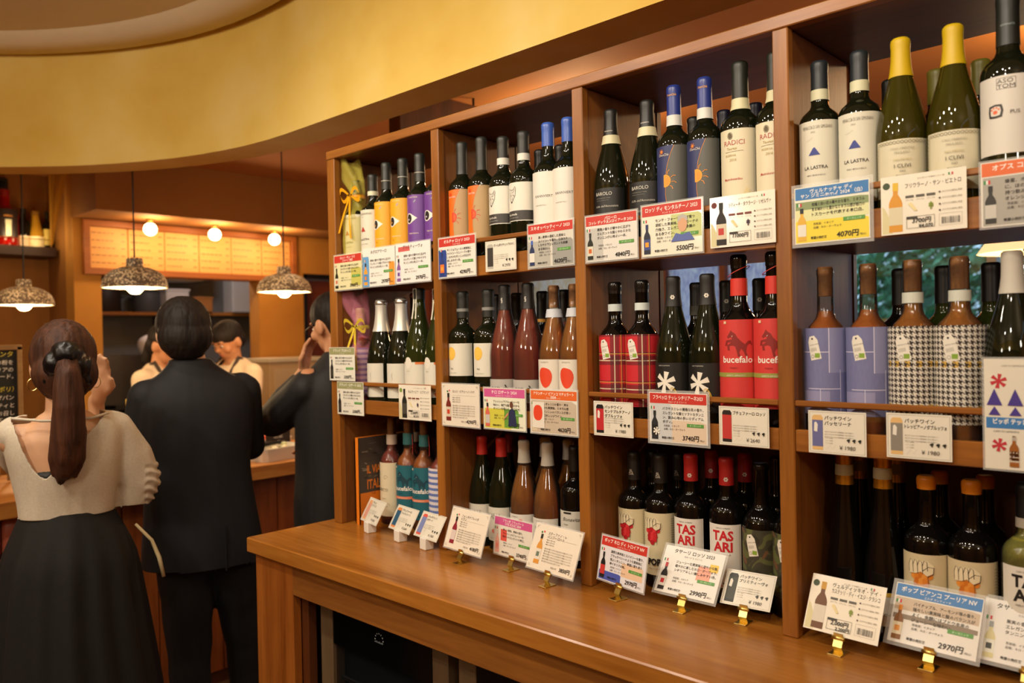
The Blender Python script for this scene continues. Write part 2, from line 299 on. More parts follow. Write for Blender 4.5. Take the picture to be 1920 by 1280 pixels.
# ---------------------------------------------------------------- flat print: lettering and drawings on labels and cards (millimetres)
_tc = {}; _fc = bpy.data.curves.new('glyphs', 'FONT'); _fc.resolution_u = 2; _fo = bpy.data.objects.new('glyphs', _fc)
def glyphs(s, bold=0, shear=0):
    k = (s, bold, shear)
    if k not in _tc:
        _fc.body = s; _fc.offset = bold; _fc.shear = shear; _fc.resolution_u = 2 if len(s) < 12 else 1
        me = _fo.to_mesh(); v = [(p.co.x, p.co.y) for p in me.vertices]; f = [tuple(q.vertices) for q in me.polygons]; _fo.to_mesh_clear()
        xs = [p[0] for p in v] or [0]; _tc[k] = (v, f, min(xs), max(xs))
    return _tc[k]
class Print:
    def __init__(s): s.it = []
    def poly(s, pts, col): s.it.append((list(pts), [tuple(range(len(pts)))], col)); return s
    def rect(s, x0, y0, x1, y1, col): return s.poly([(x0, y0), (x1, y0), (x1, y1), (x0, y1)], col)
    def disc(s, x, y, r, col, ry=None, n=14, a0=0, a1=2 * PI):
        ry = ry or r; return s.poly([(x + r * math.cos(a0 + (a1 - a0) * i / n), y + ry * math.sin(a0 + (a1 - a0) * i / n)) for i in range(n if a1 - a0 > 6.2 else n + 1)], col)
    def ring(s, x, y, r, w, col, ry=None, n=20):
        ry = ry or r; v = []; f = []
        for i in range(n):
            a = 2 * PI * i / n; v += [(x + r * math.cos(a), y + ry * math.sin(a)), (x + (r - w) * math.cos(a), y + (ry - w) * math.sin(a))]
            j = (i + 1) % n; f.append((2 * i, 2 * j, 2 * j + 1, 2 * i + 1))
        s.it.append((v, f, col)); return s
    def line(s, pts, w, col):
        v = []; f = []
        for i, p in enumerate(pts):
            a = Vector(pts[max(i - 1, 0)]); b = Vector(pts[min(i + 1, len(pts) - 1)]); d = (b - a).normalized(); n = Vector((-d.y, d.x)) * w / 2
            v += [(p[0] + n.x, p[1] + n.y), (p[0] - n.x, p[1] - n.y)]
            if i: k = 2 * i; f.append((k - 2, k - 1, k + 1, k))
        s.it.append((v, f, col)); return s
    def frame(s, x0, y0, x1, y1, w, col): 
        for r in ((x0, y0, x1, y0 + w), (x0, y1 - w, x1, y1), (x0, y0, x0 + w, y1), (x1 - w, y0, x1, y1)): s.rect(*r, col)
        return s
    def text(s, t, x, y, size, col, al='l', bold=0, shear=0, fit=None, sx=1, rot=0):
        v, f, a, b = glyphs(t, bold, shear)
        if not f: return s
        k = size * sx
        if fit and (b - a) * k > fit: k = fit / (b - a)
        off = {'l': a, 'c': (a + b) / 2, 'r': b}[al]; c, sn = math.cos(rot), math.sin(rot)
        pts = [((p[0] - off) * k, p[1] * size) for p in v]
        s.it.append(([(x + p[0] * c - p[1] * sn, y + p[0] * sn + p[1] * c) for p in pts], f, col)); return s
    def _mesh(s, name, fn, cut, lift):
        vs = []; fs = []; mi = []; cols = []; 
        for n, (v, f, col) in enumerate(s.it):
            if col not in cols: cols.append(col)
            bm = bmesh.new(); bv = [bm.verts.new((p[0], p[1], 0)) for p in v]
            for q in f:
                try: bm.faces.new([bv[i] for i in q])
                except ValueError: pass
            if cut:
                xs = [p[0] for p in v]; x = math.floor(min(xs) / cut) * cut + cut
                while x < max(xs):
                    bmesh.ops.bisect_plane(bm, geom=bm.verts[:] + bm.edges[:] + bm.faces[:], plane_co=(x, 0, 0), plane_no=(1, 0, 0), dist=1e-5); x += cut
            big = [q for q in bm.faces if len(q.verts) > 4]
            if big: bmesh.ops.triangulate(bm, faces=big)
            bm.verts.index_update(); o = len(vs); z = lift * (1 + .25 * min(n, 24))
            vs += [fn(p.co.x / 1000, p.co.y / 1000, z) for p in bm.verts]
            for q in bm.faces: fs.append([p.index + o for p in q.verts]); mi.append(cols.index(col))
            bm.free()
        me = bpy.data.meshes.new(name); me.from_pydata(vs, [], fs)
        for c in cols: me.materials.append(ink(c))
        me.polygons.foreach_set('material_index', mi); return me
    def flat(s, name, parent, mx):
        me = s._mesh(name, lambda x, y, z: (mx @ Vector((x, y, z)))[:], 0, .0002); return obj(name, me, parent)
    def wrap_mesh(s, name, R, z0): return s._mesh(name, lambda x, y, z: ((R + z) * math.sin(x / R), -(R + z) * math.cos(x / R), z0 + y), 5, .00035)
# ---------------------------------------------------------------- wine shelf and the counter table it stands on
PX = [-2.09, -1.607, -1.127, -.655, -.178, .30]; PT = .030; TOPZ = .95; D = .30
S1, S2 = 1.700, 1.318
shelf = thing('wine_shelf', 'tall open wooden wine shelf with posts and rails standing on the counter', 'shelf', (0, 0, 0))
for i, x in enumerate(PX):
    wdt = .038 if i == 0 else PT
    o = box('post', W_SHELFZ, shelf, x, x + wdt, 0, .022, TOPZ, 2.058, c=.002)
    box('side_panel', W_SIDE, shelf, x + .003, x + wdt - .003, .022, D, TOPZ, 2.058)
    box('back_stile', W_DARK, shelf, x + .001, x + wdt - .001, D, D + .02, TOPZ, 2.058)
xe = PX[-1] + PT
box('top_rail', W_SHELF, shelf, PX[0], xe, -.002, .024, 2.058, 2.083, c=.002)
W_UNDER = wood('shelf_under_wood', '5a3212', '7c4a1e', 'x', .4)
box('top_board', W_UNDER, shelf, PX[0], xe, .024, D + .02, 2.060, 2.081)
for i in range(5):
    a = PX[i] + (.038 if i == 0 else PT); b = PX[i + 1]
    for z in (S1, S2):
        h = .036 if z == S1 else .026
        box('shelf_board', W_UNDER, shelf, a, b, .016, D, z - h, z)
        box('shelf_lip', W_SHELF, shelf, a, b, .003, .016, z - h - .002, z + .012)
        box('rail', W_SHELF, shelf, a, b, .002, .012, (z + .046 if z == S1 else z + .054), (z + .057 if z == S1 else z + .065), c=.002)
    box('back_panel', W_DARK, shelf, a, b, D, D + .012, TOPZ, S2 - .03)
table = thing('counter_table', 'long brown wooden counter table with thick top carrying the wine shelf', 'table', (0, 0, 0))
box('table_top', W_TOP, table, -2.13, .9, -.27, .36, TOPZ - .042, TOPZ, c=.003)
zt = TOPZ - .042
box('leg', W_LEG, table, -2.112, -1.985, -.252, -.225, 0, zt, c=.002)
box('stile', W_LEG, table, -1.985, -1.918, -.252, -.226, 0, zt, c=.002)
box('apron', wood('apron_wood', '70401a', '9a6228', 'x', .33), table, -1.918, .88, -.252, -.226, zt - .085, zt, c=.002)
box('inner_stile', W_DARK, table, -1.918, -1.885, -.226, -.20, 0, zt - .002)
box('end_panel', W_LEG, table, -2.112, -2.08, -.225, .33, 0, zt, c=.002)
box('back_board', W_DARK, table, -2.08, .88, .31, .33, 0, zt)
box('leg', W_LEG, table, .78, .88, -.252, -.225, 0, zt - .085, c=.002)
box('plinth', W_DARK, table, -1.9, .78, -.18, .30, 0, .05)
# wine fridges under the table
FR = mat('fridge_frame', '5a4a3a', .45); FGL = mat('fridge_glass', '0a0b0d', .08); FIN = mat('fridge_inside', '15171a', .5)
def fridge(x0, x1, lb, logo):
    t = thing('wine_fridge', lb, 'fridge', (0, 0, 0)); y = -.195; z1 = .822
    box('cabinet', FIN, t, x0 + .005, x1 - .005, y + .045, .28, .055, z1)
    box('door_stile', wood('fridge_wood', '5a4630', '6e583e', 'z', .5), t, x0, x0 + .055, y, y + .04, .055, z1, c=.002)
    box('door_stile', MATS['fridge_wood'], t, x1 - .055, x1, y, y + .04, .055, z1, c=.002)
    box('door_header', mat('fridge_black_panel', '060606', .12), t, x0 + .055, x1 - .055, y + .003, y + .04, .70, z1)
    box('door_rail', MATS['fridge_wood'], t, x0 + .055, x1 - .055, y + .003, y + .04, .055, .10)
    g = box('door_glass', mat('fridge_glass_pane', '16191c', .05, Alpha=.35), t, x0 + .055, x1 - .055, y + .012, y + .018, .10, .70, c=0)
    for z in (.20, .34, .48, .60): 
        box('wire_shelf', STEEL, t, x0 + .06, x1 - .06, y + .022, y + .03, z, z + .012)
    if logo:
        P = Print(); cx, cz = (x0 + x1) / 2, .765
        for k in range(7): a = PI * k / 6; P.disc(cx * 1000 + 16 * math.cos(a), cz * 1000 + 16 * math.sin(a) - 6, 2.0, 'b8c4cc')
        for k in range(9): P.rect(cx * 1000 - 18 + k * 4, cz * 1000 - 14, cx * 1000 - 15.5 + k * 4, cz * 1000 - 11 + (k % 3), '8a949c')
        P.flat('logo', t, Matrix.Translation((0, y + .002, 0)) @ Matrix.Rotation(PI / 2, 4, 'X'))

fridge(-1.875, -1.36, 'dark glass wine fridge with dotted arc logo under the left part of the counter', True)
fridge(-1.325, -.81, 'dark glass wine fridge under the middle of the counter beside the logo fridge', False)
fridge(-.775, -.26, 'dark glass wine fridge under the near end of the counter', False)
# ---------------------------------------------------------------- bottles
def glass(name, col, rough=.035, trans=0, **k): return mat(name, col, rough, IOR=1.45, Transmission_Weight=trans, **k)
G = {'dark': glass('glass_dark_green', '14170c'), 'black': glass('glass_black', '0b0a09'), 'green': glass('glass_green', '2a3212', .03, .25),
     'rose': glass('glass_rose_wine', 'e07a50', .03, .82), 'amber': glass('glass_amber_wine', 'f0a050', .03, .85), 'orange': glass('glass_orange_wine', 'f09038', .03, .82),
     'pale': glass('glass_pale_wine', 'd8c860', .03, .85), 'gold': glass('glass_golden_green', '4a4410', .03, .45), 'clear': None}
def glassy(name, tint, body, k, rough=.03):
    """clear or wine-filled glass: tinted see-through, a little body colour, fresnel gloss"""
    m = mat(name, body, rough); tr = N(m, 'ShaderNodeBsdfTransparent'); tr.inputs[0].default_value = lin(tint)
    df = N(m, 'ShaderNodeBsdfDiffuse'); df.inputs[0].default_value = lin(body); gl = N(m, 'ShaderNodeBsdfGlossy'); gl.inputs['Roughness'].default_value = rough
    m1 = N(m, 'ShaderNodeMixShader'); m1.inputs[0].default_value = k; L(m, tr.outputs[0], m1.inputs[1]); L(m, df.outputs[0], m1.inputs[2])
    fr = N(m, 'ShaderNodeFresnel'); fr.inputs[0].default_value = 1.5; m2 = N(m, 'ShaderNodeMixShader'); L(m, fr.outputs[0], m2.inputs[0]); L(m, m1.outputs[0], m2.inputs[1]); L(m, gl.outputs[0], m2.inputs[2])
    L(m, m2.outputs[0], m.node_tree.nodes['Material Output'].inputs[0]); return m
G['clear'] = glassy('glass_clear', 'f2f2ee', 'd8dcd8', .02)
LIQ = {'rose': (glassy('wine_rose', 'f4ae92', 'd8583a', .32, .08), .82), 'amber': (glassy('wine_amber', 'fcca80', 'f0922a', .36, .08), .78), 'orange': (glassy('wine_orange', 'fcbe78', 'f4821e', .38, .08), .74), 'pale': (glassy('wine_pale', 'f4f0c0', 'cac456', .40, .08), .80)}
def profile(kind, R, H):
    if kind == 'bdx': q = [(.62, .0), (.93, .002), (1, .014), (1, .30), (1, .60), (.985, .628), (.93, .652), (.82, .674), (.65, .694), (.50, .711), (.42, .732), (.392, .765), (.385, .83), (.375, .945)]
    elif kind == 'bur': q = [(.62, .0), (.93, .002), (1, .014), (1, .30), (1, .43), (.985, .475), (.93, .53), (.83, .59), (.70, .655), (.57, .715), (.465, .775), (.395, .83), (.36, .88), (.345, .945)]
    elif kind == 'spk': q = [(.62, .0), (.93, .002), (1, .014), (1, .25), (1, .40), (.98, .45), (.91, .52), (.78, .60), (.62, .68), (.49, .75), (.41, .82), (.37, .88), (.355, .945)]
    elif kind == 'amph': q = [(.62, .0), (.95, .002), (1, .02), (.97, .12), (.98, .24), (.97, .34), (.86, .44), (.72, .54), (.59, .64), (.49, .74), (.42, .84), (.39, .945)]
    else: q = [(.62, .0), (.93, .002), (1, .014), (1, .3), (1, .55), (.985, .585), (.92, .62), (.78, .65), (.6, .675), (.46, .70), (.40, .73), (.385, .80), (.375, .945)]  # 'rnd'
    p = [(0, .006)] + [(r * R, z * H) for r, z in q]; n = p[-1][0]
    p += [(n + .0004, .948 * H), (n + .0007, .97 * H), (n + .0006, .985 * H), (n - .0005, .995 * H), (n - .003, H), (0, H)]
    return p
def rad(p, z):
    for (r0, z0), (r1, z1) in zip(p[1:], p[2:]):
        if z0 <= z <= z1 and z1 > z0: return r0 + (r1 - r0) * (z - z0) / (z1 - z0)
    return p[-4][0]
_mc = {}
def shared(key, fn):
    if key not in _mc: _mc[key] = fn()
    return _mc[key]
def mesh_of(mb, name, mats, smooth=True, angle=35):
    o = mb.build(name, mats, smooth=smooth, angle=angle); me = o.data; bpy.data.objects.remove(o); return me
def bottle(label, kind, x, y, z, H, R, gl, cap=None, band=None, lab=None, pr=None, key=None, group=None, rot=0, name='wine_bottle', wrap=None, cork=None, extra=None):
    """cap=(colour,length,rough,metal)  band=(z from top, height, colour)  lab=(width mm,z0,z1,material)  pr=function drawing on Print(w,h)"""
    t = thing(name, label, 'bottle', (x, y, z), rot or math.radians(14 + 4 * math.sin(x * 91 + z * 7)), group); p = profile(kind, R, H)
    if gl in LIQ:
        def ml():
            zf = H * LIQ[gl][1]; q = [(max(r - .0022, 0), z + .002) for r, z in p if z < zf]; q += [(max(rad(p, zf) - .0022, .002), zf), (0, zf)]
            return mesh_of(MB().lathe(q, 32), 'wine', LIQ[gl][0])
        obj('wine', shared(('w', kind, R, H, gl), ml), t); obj('glass', shared(('g', kind, R, H, 'clear'), lambda: mesh_of(MB().lathe(p, 32), 'glass', G['clear'])), t)
    else: obj('glass', shared(('g', kind, R, H, gl), lambda: mesh_of(MB().lathe(p, 32), 'glass', G[gl])), t)
    if cork:   # cork inside the clear neck with a plastic sleeve on top
        def mk():
            r = p[-5][0]; return mesh_of(MB().lathe([(0, H - .052), (r - .002, H - .052), (r - .0018, H + .001), (0, H + .001)], 20), 'cork', noisy('cork', [(.3, '8a5626'), (.7, 'ae7438')], 60, .7))
        obj('cork', shared(('ck', kind, R, H), mk), t)
    if cap:
        col, ln, rg, mt = (cap + (.4, 0))[:4] if len(cap) < 4 else cap
        def mk():
            z0 = H - ln; q = []; k = 10
            for i in range(k + 1): zz = z0 + (H * .984 - z0) * i / k; q.append((rad(p, zz) + .0010, zz))
            q += [(q[-1][0] - .0008, H * .995), (q[-1][0] - .0035, H + .0012), (0, H + .0014)]
            return mesh_of(MB().lathe([(q[0][0] - .0008, z0)] + q, 28, close=False), 'capsule', mat('capsule_' + col + ('_m' if mt else ''), col, rg, mt))
        obj('capsule', shared(('c', kind, R, H, cap), mk), t)
    if band:
        zt, hh, bc = band
        def mk():
            a = H - zt - hh; b = H - zt; ee = .0016
            return mesh_of(MB().lathe([(rad(p, a) + ee, a), (rad(p, (a + b) / 2) + ee, (a + b) / 2), (rad(p, b) + ee, b)], 28, close=False), 'neck_band', ink(bc))
        obj('neck_band', shared(('b', kind, R, H, band), mk), t)
    if lab:
        wmm, z0, z1, lm = lab
        def mk():
            mb = MB(); n = 24; ar = wmm / 1000 / R; RR = R + .0005
            for i in range(n + 1):
                a = -ar / 2 + ar * i / n
                for zz in (z0, z1): mb.uv[len(mb.v)] = (a * R * 10, zz * 10); mb.v.append((RR * math.sin(a), -RR * math.cos(a), zz))
            for i in range(n): mb.f.append((2 * i, 2 * i + 2, 2 * i + 3, 2 * i + 1)); mb.m.append(0)
            return mesh_of(mb, 'label', lm if not isinstance(lm, str) else ink(lm), angle=None)
        lo = obj('label', shared(('l', R, wmm, z0, z1, lm if isinstance(lm, str) else lm.name), mk), t)
        if pr:
            def mk2(): P = Print(); pr(P, wmm, (z1 - z0) * 1000); return P.wrap_mesh('print', R + .0005, z0)
            obj('print', shared(('p', key or pr, R, z0, z1), mk2), lo)
    if extra: extra(t, p, R, H)
    return t
# --- label patterns (colour only)
def uvmat(name, rough=.6):
    m = mat(name, 'ffffff', rough); uv = N(m, 'ShaderNodeUVMap'); sp = N(m, 'ShaderNodeSeparateXYZ'); L(m, uv.outputs[0], sp.inputs[0]); return m, sp.outputs[0], sp.outputs[1]
def MM(m, op, a, b=None, c=None):
    n = N(m, 'ShaderNodeMath', operation=op)
    for i, v in enumerate((a, b, c)):
        if v is None: continue
        if isinstance(v, (int, float)): n.inputs[i].default_value = v
        else: L(m, v, n.inputs[i])
    return n.outputs[0]
def mixc(m, f, a, b):
    n = N(m, 'ShaderNodeMix', data_type='RGBA')
    if isinstance(f, (int, float)): n.inputs[0].default_value = f
    else: L(m, f, n.inputs[0])
    for i, v in ((6, a), (7, b)):
        if isinstance(v, str): n.inputs[i].default_value = lin(v)
        else: L(m, v, n.inputs[i])
    return n.outputs[2]
def stripe(m, u, period, start, width): return MM(m, 'LESS_THAN', MM(m, 'MODULO', MM(m, 'ADD', u, 100 * period - start), period), width)
def setcol(m, c): L(m, c, m.node_tree.nodes['Principled BSDF'].inputs['Base Color'])
def tartan():
    m, u, v = uvmat('tartan_label'); c = 'c8202a'
    for ax, per in ((v, .62), (u, .62)):
        c = mixc(m, MM(m, 'MULTIPLY', stripe(m, ax, per, 0, .20), .62), c, '2a0f18')
        c = mixc(m, stripe(m, ax, per, .085, .022), c, 'd8c9a8'); c = mixc(m, stripe(m, ax, per, .26, .012), c, '3a1a20')
    c = mixc(m, stripe(m, v, .62, .235, .014), c, 'd0a040'); c = mixc(m, stripe(m, u, .62, .235, .014), c, 'd0a040')
    setcol(m, c); return m
def hound():
    m, u, v = uvmat('houndstooth_label'); th = .0112
    fu = MM(m, 'FLOOR', MM(m, 'DIVIDE', MM(m, 'ADD', u, 10), th)); fv = MM(m, 'FLOOR', MM(m, 'DIVIDE', MM(m, 'ADD', v, 10), th))
    du = MM(m, 'LESS_THAN', MM(m, 'MODULO', fu, 8), 4); dv = MM(m, 'LESS_THAN', MM(m, 'MODULO', fv, 8), 4)
    tw = MM(m, 'LESS_THAN', MM(m, 'MODULO', MM(m, 'ADD', fu, fv), 4), 2)
    d = MM(m, 'ADD', MM(m, 'MULTIPLY', tw, du), MM(m, 'MULTIPLY', MM(m, 'SUBTRACT', 1, tw), dv))
    lightc = mixc(m, MM(m, 'MULTIPLY', stripe(m, v, .72, .55, .10), MM(m, 'LESS_THAN', MM(m, 'MODULO', fu, 16), 8)), 'dcd6c8', 'd8b050')
    setcol(m, mixc(m, d, lightc, '2c211c')); return m
def denim():
    m, u, v = uvmat('denim_label'); c = '7c7ea8'
    f = noise_fac(m, 220, (1, 1, .25), 3); c = mixc(m, MM(m, 'MULTIPLY', f, .55), c, '5a5f8e')
    blk = MM(m, 'MULTIPLY', MM(m, 'GREATER_THAN', u, .09), MM(m, 'GREATER_THAN', v, 1.15)); c = mixc(m, MM(m, 'MULTIPLY', blk, .5), c, '9a9cc2')
    blk = MM(m, 'MULTIPLY', MM(m, 'LESS_THAN', u, .11), MM(m, 'LESS_THAN', v, .82)); c = mixc(m, MM(m, 'MULTIPLY', blk, .5), c, 'a8a4c6')
    for ax, p, w_, ot, lo, hi in ((v, 1.52, .006, u, -9, .10), (u, .105, .006, v, 1.15, 9), (v, .86, .006, u, -.3, .3), (u, .30, .005, v, -9, 1.2), (u, -.05, .004, v, -9, .86)): c = mixc(m, MM(m, 'MULTIPLY', MM(m, 'LESS_THAN', MM(m, 'ABSOLUTE', MM(m, 'SUBTRACT', ax, p)), w_), MM(m, 'MULTIPLY', MM(m, 'GREATER_THAN', ot, lo), MM(m, 'LESS_THAN', ot, hi))), c, 'd8d4e6')
    setcol(m, c); return m
def camo():
    m, u, v = uvmat('camouflage_label'); f = noise_fac(m, 26, (1, 1, 1.3), 1, .4, .8); f2 = noise_fac(m, 19, (1.2, 1, 1), 1, .4, .8)
    c = ramp(m, f, [(.42, '2c2a1c'), (.43, '3c3a2a'), (.56, '3f3d2c'), (.57, '5b6036')]); c = mixc(m, MM(m, 'GREATER_THAN', f2, .62), c, '6a4a30')
    setcol(m, c); return m
def stripes():
    m, u, v = uvmat('blue_striped_label'); setcol(m, mixc(m, stripe(m, v, .16, 0, .075), 'ddd6da', '6478b4')); return m
TARTAN, HOUND, DENIM, CAMO, STRIPES = tartan(), hound(), denim(), camo(), stripes()
# --- label drawings
def tri(P, x, y, w_, h, col): P.poly([(x - w_ / 2, y), (x + w_ / 2, y), (x + w_ * .05, y + h), (x - w_ * .1, y + h * .92)], col)
def lastra(col):
    def f(P, w_, h):
        P.text('VERNACCIA DI SAN GIMIGNANO', -3, h - 15, 9, '6a6454', 'c', fit=w_ * .62)
        P.text('2023', -10, h - 22, 4, '8a8474', 'c'); P.line([(-24, h - 36), (-16, h - 34), (-10, h - 30)], .3, '9a9484')
        tri(P, -8, h * .60, 20, 14, col); P.text('LA LASTRA', -6, h * .44, 8.5, '2a2620', 'c', bold=.01); P.text('VINO BIOLOGICO', -6, h * .36, 4, '3a362c', 'c')
    return f
def eye(bgc, c2):
    def f(P, w_, h):
        P.text('MONTARO', -15, h - 9, 6, 'e8dcc0' if bgc != 'f2a81c' else 'f8d890', 'l'); P.poly([(2, h - 20), (9, h - 13), (10, h - 17), (4, h - 22)], '9a9aa6')
        P.disc(-14, h * .52, 13, 'efe8dc', 15); P.poly([(-8, h * .52 + 14), (14, h * .52), (-8, h * .52 - 14)], 'efe8dc'); P.disc(-13, h * .52, 9.5, '231d1c', 12.5)
        P.disc(-15, h * .5, 2.5, c2); P.text('Negroamaro', -14, h * .2, 6, 'f4e6c4', 'l'); P.text('puglia', -14, h * .13, 4, '6a4a20', 'l')
    return f
def sun(c1, c2, c3, c4):
    def f(P, w_, h):
        P.poly([(-w_ / 2, 0), (-w_ / 2, h), (12, h), (3, h * .86), (-4, h * .70), (-8, h * .5), (-8, h * .3), (-2, 0)], c1)
        if c4: P.line([(12, h), (3, h * .86), (-4, h * .70), (-8, h * .5), (-8, h * .3), (-2, 0)], .8, c4)
        P.disc(-8, h * .50, 12, c3, 13, a0=-PI / 2 - .3, a1=PI / 2 + .3); P.disc(-7, h * .50, 8, c4 or 'f0642c', 9, a0=-PI / 2, a1=PI / 2); P.ring(-5, h * .51, 5, 1, c3, 6)
        for a in (1.2, .45, -.2, -.8): P.line([(-8 + 14 * math.cos(a), h * .50 + 14 * math.sin(a)), (-8 + 19 * math.cos(a + .08), h * .50 + 19 * math.sin(a + .08)), (-8 + 24 * math.cos(a - .04), h * .50 + 24 * math.sin(a - .04))], 1.3, c3 if not c4 else c4)
        P.disc(-16, h - 12, 3, c3 if not c4 else 'e8842c'); P.text('DonChà', -23, h - 21, 7, 'e8e0d0', 'l', shear=.2)
        for k in range(8): a = k * PI / 4; P.line([(-16 + 3 * math.cos(a), h - 12 + 3 * math.sin(a)), (-16 + 6 * math.cos(a), h - 12 + 6 * math.sin(a))], .8, c3 if not c4 else 'e8842c')
    return f
def fox(P, w_, h):
    k = '3a3632'; P.rect(-w_ / 2, 2, w_ / 2, h * .27, '3c3835'); P.text('Valpolicella', -14, h * .15, 7, 'f0ece0', 'c', bold=.01, shear=.2); P.text('DENOMINAZIONE DI ORIGINE CONTROLLATA', -12, h * .08, 2.6, 'c8c4b8', 'c', fit=34)
    cx, cy = -12, h * .66
    out = [(-11, 10), (-14, 20), (-6, 14), (2, 14), (9, 22), (11, 18), (10, 8), (9, 0), (4, -8), (-2, -17), (-4, -18), (-7, -12), (-11, -3), (-11, 10)]
    P.line([(cx + a, cy + b) for a, b in out], .9, k); P.line([(cx + 4, cy + 10), (cx + 8, cy + 18), (cx + 9, cy + 10)], .6, k)
    for sx in (-5, 3): P.disc(cx + sx, cy + 1, 1.3, k)
    P.disc(cx - 3, cy - 15, 1.8, k)
    rnd = random.Random(3)
    for i in range(46):
        a = rnd.uniform(-10, 8); b = rnd.uniform(-10, 12)
        if abs(a + 1) < 9 - max(0, -b) * .6: P.line([(cx + a, cy + b), (cx + a * .9 + .4, cy + b - 3)], .35, '6a6660')
def konviert(P, w_, h): P.text('KANNVIERT', -17, h * .55, 8.5, '4a4640', 'l'); P.text('SCHIOPPETTINO', -17, h * .40, 4, '9a968c', 'l', shear=.2)
def barolo(P, w_, h):
    P.text('BAROLO', -25, h * .84, 10.5, 'd8d4c6', 'l'); P.text('DENOMINAZIONE DI ORIGINE', -24, h * .77, 2.6, '9a968a', 'l'); P.line([(-24, h * .73), (8, h * .73)], .35, '9a968a'); P.text("Colle dell'Annunziata", -26, h * .58, 6.5, 'd0ccbe', 'l', shear=.35); P.text('GAGLIARDO', -20, h * .36, 6, 'b8b4a6', 'l')
def radici(P, w_, h):
    P.disc(-13, h - 13, 4, '5a4a2a', 5.5); P.ring(-13, h - 13, 5.5, .8, '5a4a2a', 7); P.text('RADICI', -6, h - 31, 13.5, 'b04a44', 'c'); P.text('Taurasi', -10, h - 40, 7, 'b09a5a', 'c', bold=.01); P.line([(-24, h - 44), (12, h - 43)], .6, '8a7a5a'); P.text('RISERVA', -12, h - 53, 6, 'b8a468', 'c'); P.text('2016', -8, h - 62, 7, 'b8a468', 'c', shear=.2)
    P.poly([(14, 4), (22, 4), (23, 26), (17, 32), (12, 22)], 'e2d2a0'); P.text('Mastroberardino', -8, h * .32, 6.4, 'c03a34', 'c', bold=.01, fit=36)
def clivi(P, w_, h):
    w2 = w_ / 2
    for i in range(15): P.ring(-w2 + 5 + i * (w_ - 10) / 14, h - 5, 2.6, .7, '847c62'); 
    for i in range(12): P.ring(w2 - 5, h - 11 - i * 6, 2.6, .7, '847c62'); P.ring(-w2 + 4, h - 11 - i * 6, 2.6, .7, '847c62')
    P.text('COLLI ORIENTALI', 0, h - 17, 4.4, '8a846c', 'c'); P.text('FRIULANO', 0, h - 24, 4.8, '9a947e', 'c'); P.text('SAN PIETRO', 0, h - 36, 5, 'c0b078', 'c'); P.text('I CLIVI', 0, h - 48, 9, '3a3628', 'c'); P.text('2023', 0, h - 55, 4.4, '5a5646', 'c'); P.text('BIOLOGICO', 0, h - 62, 3.6, '6a6656', 'c')
def asotom(P, w_, h):
    P.frame(-16, h - 21, 10, h - 4, .5, '4a4640'); P.text('ASO', -15, h - 12, 9, '6a665e', 'l', sx=1.25); P.text('TOM', -15, h - 20, 9, '6a665e', 'l', sx=1.25)
    P.poly([(-18 + a, h * .55 + b) for i, (a, b) in enumerate([(-10, 0), (-9, 9), (0, 11), (9, 10), (11, 1), (9, -9), (0, -10), (-9, -9)])], '2a2622')
    P.poly([(-18 + a, h * .55 + b) for a, b in [(-7, 0), (-6.5, 6), (0, 8), (6.5, 7), (8, 1), (6.5, -6), (0, -7), (-6.5, -6)]], 'dcd6ca')
    P.disc(-18, h * .54, 3.4, 'e8683a', 3)
    for a, b in ((-5, 3), (-2, 5.5), (2, 5.5), (5, 3)): P.disc(-18 + a, h * .55 + b, 1.4, 'e8683a')
    P.text('PUS', 2, h * .50, 8, '4a4640', 'l')
def tiny(P, w_, h): P.line([(-8, h * .6), (-6, h * .72), (-9, h * .66), (-5, h * .56), (-8, h * .5)], .5, '6a665a'); P.text('brut', 0, h * .3, 4, 'b0aa98', 'c')
def shield(P, w_, h):
    P.disc(-14, h - 2, 13, 'e8e2d2', 16); P.text('ADAMI', -14, h * .72, 4, 'a8a290', 'c'); P.rect(-w_ / 2, h - 6, -w_ / 2 + 9, h, 'e07a3a'); P.rect(10, h - 6, w_ / 2, h, 'e07a3a'); P.disc(16, 8, 6, 'd8642c'); P.line([(4, 2), (8, 16), (14, 8), (18, 18)], 1, 'c03a34')
def pai(P, w_, h):
    cx, cy = -14, h * .69
    for i, r in enumerate((15, 13, 11.5, 10, 8, 6.5, 4.5, 3)): P.disc(cx, cy, r, ('f2b62e', 'f8d468')[i % 2], r * 1.15, 18)
    P.text('PAI', -16, h * .2, 6.5, '4a4238', 'l'); P.text('ROSSO PICENO', -20, h * .08, 3.6, '8a8474', 'l')
def ciro(P, w_, h): P.text('CIRÒ', -2, h * .34, 25, '2c2622', 'c', bold=.03, fit=62)
def blob_(P, w_, h, dx=-8):
    P.text('MACERATO', -20, h - 8, 4.4, '8a8474', 'l'); pts = []
    for i in range(22): a = 2 * PI * i / 22; r = 1 + .08 * math.cos(2 * a + .7) + .06 * math.sin(3 * a); pts.append((dx + 18 * r * math.cos(a), h * .64 + 25 * r * math.sin(a)))
    P.poly(pts, 'e2482a')
def aster(col, P, x, y, s, n=6):
    for k in range(n): a = 2 * PI * k / n + .35; c, d = math.cos(a), math.sin(a); P.poly([(x - d * s * .09, y + c * s * .09), (x + c * s - d * s * .26, y + d * s + c * s * .26), (x + c * s + d * s * .26, y + d * s - c * s * .26), (x + d * s * .09, y - c * s * .09)], col)
def frappato(P, w_, h):
    P.text('CARUSO&MININI', -14, h - 7, 3.6, 'c8c4b8', 'c'); aster('efe9da', P, -11, h * .60, 22)
    for k in range(6): a = .5 + k * .22; P.ring(4 + 9 * math.cos(a), h * .22 + 12 * math.sin(a) , 4 + k * .5, .7, 'd8b23a', 11 + k); 
    P.text('frappello', 4, h * .04, 5, 'd8b23a', 'c')
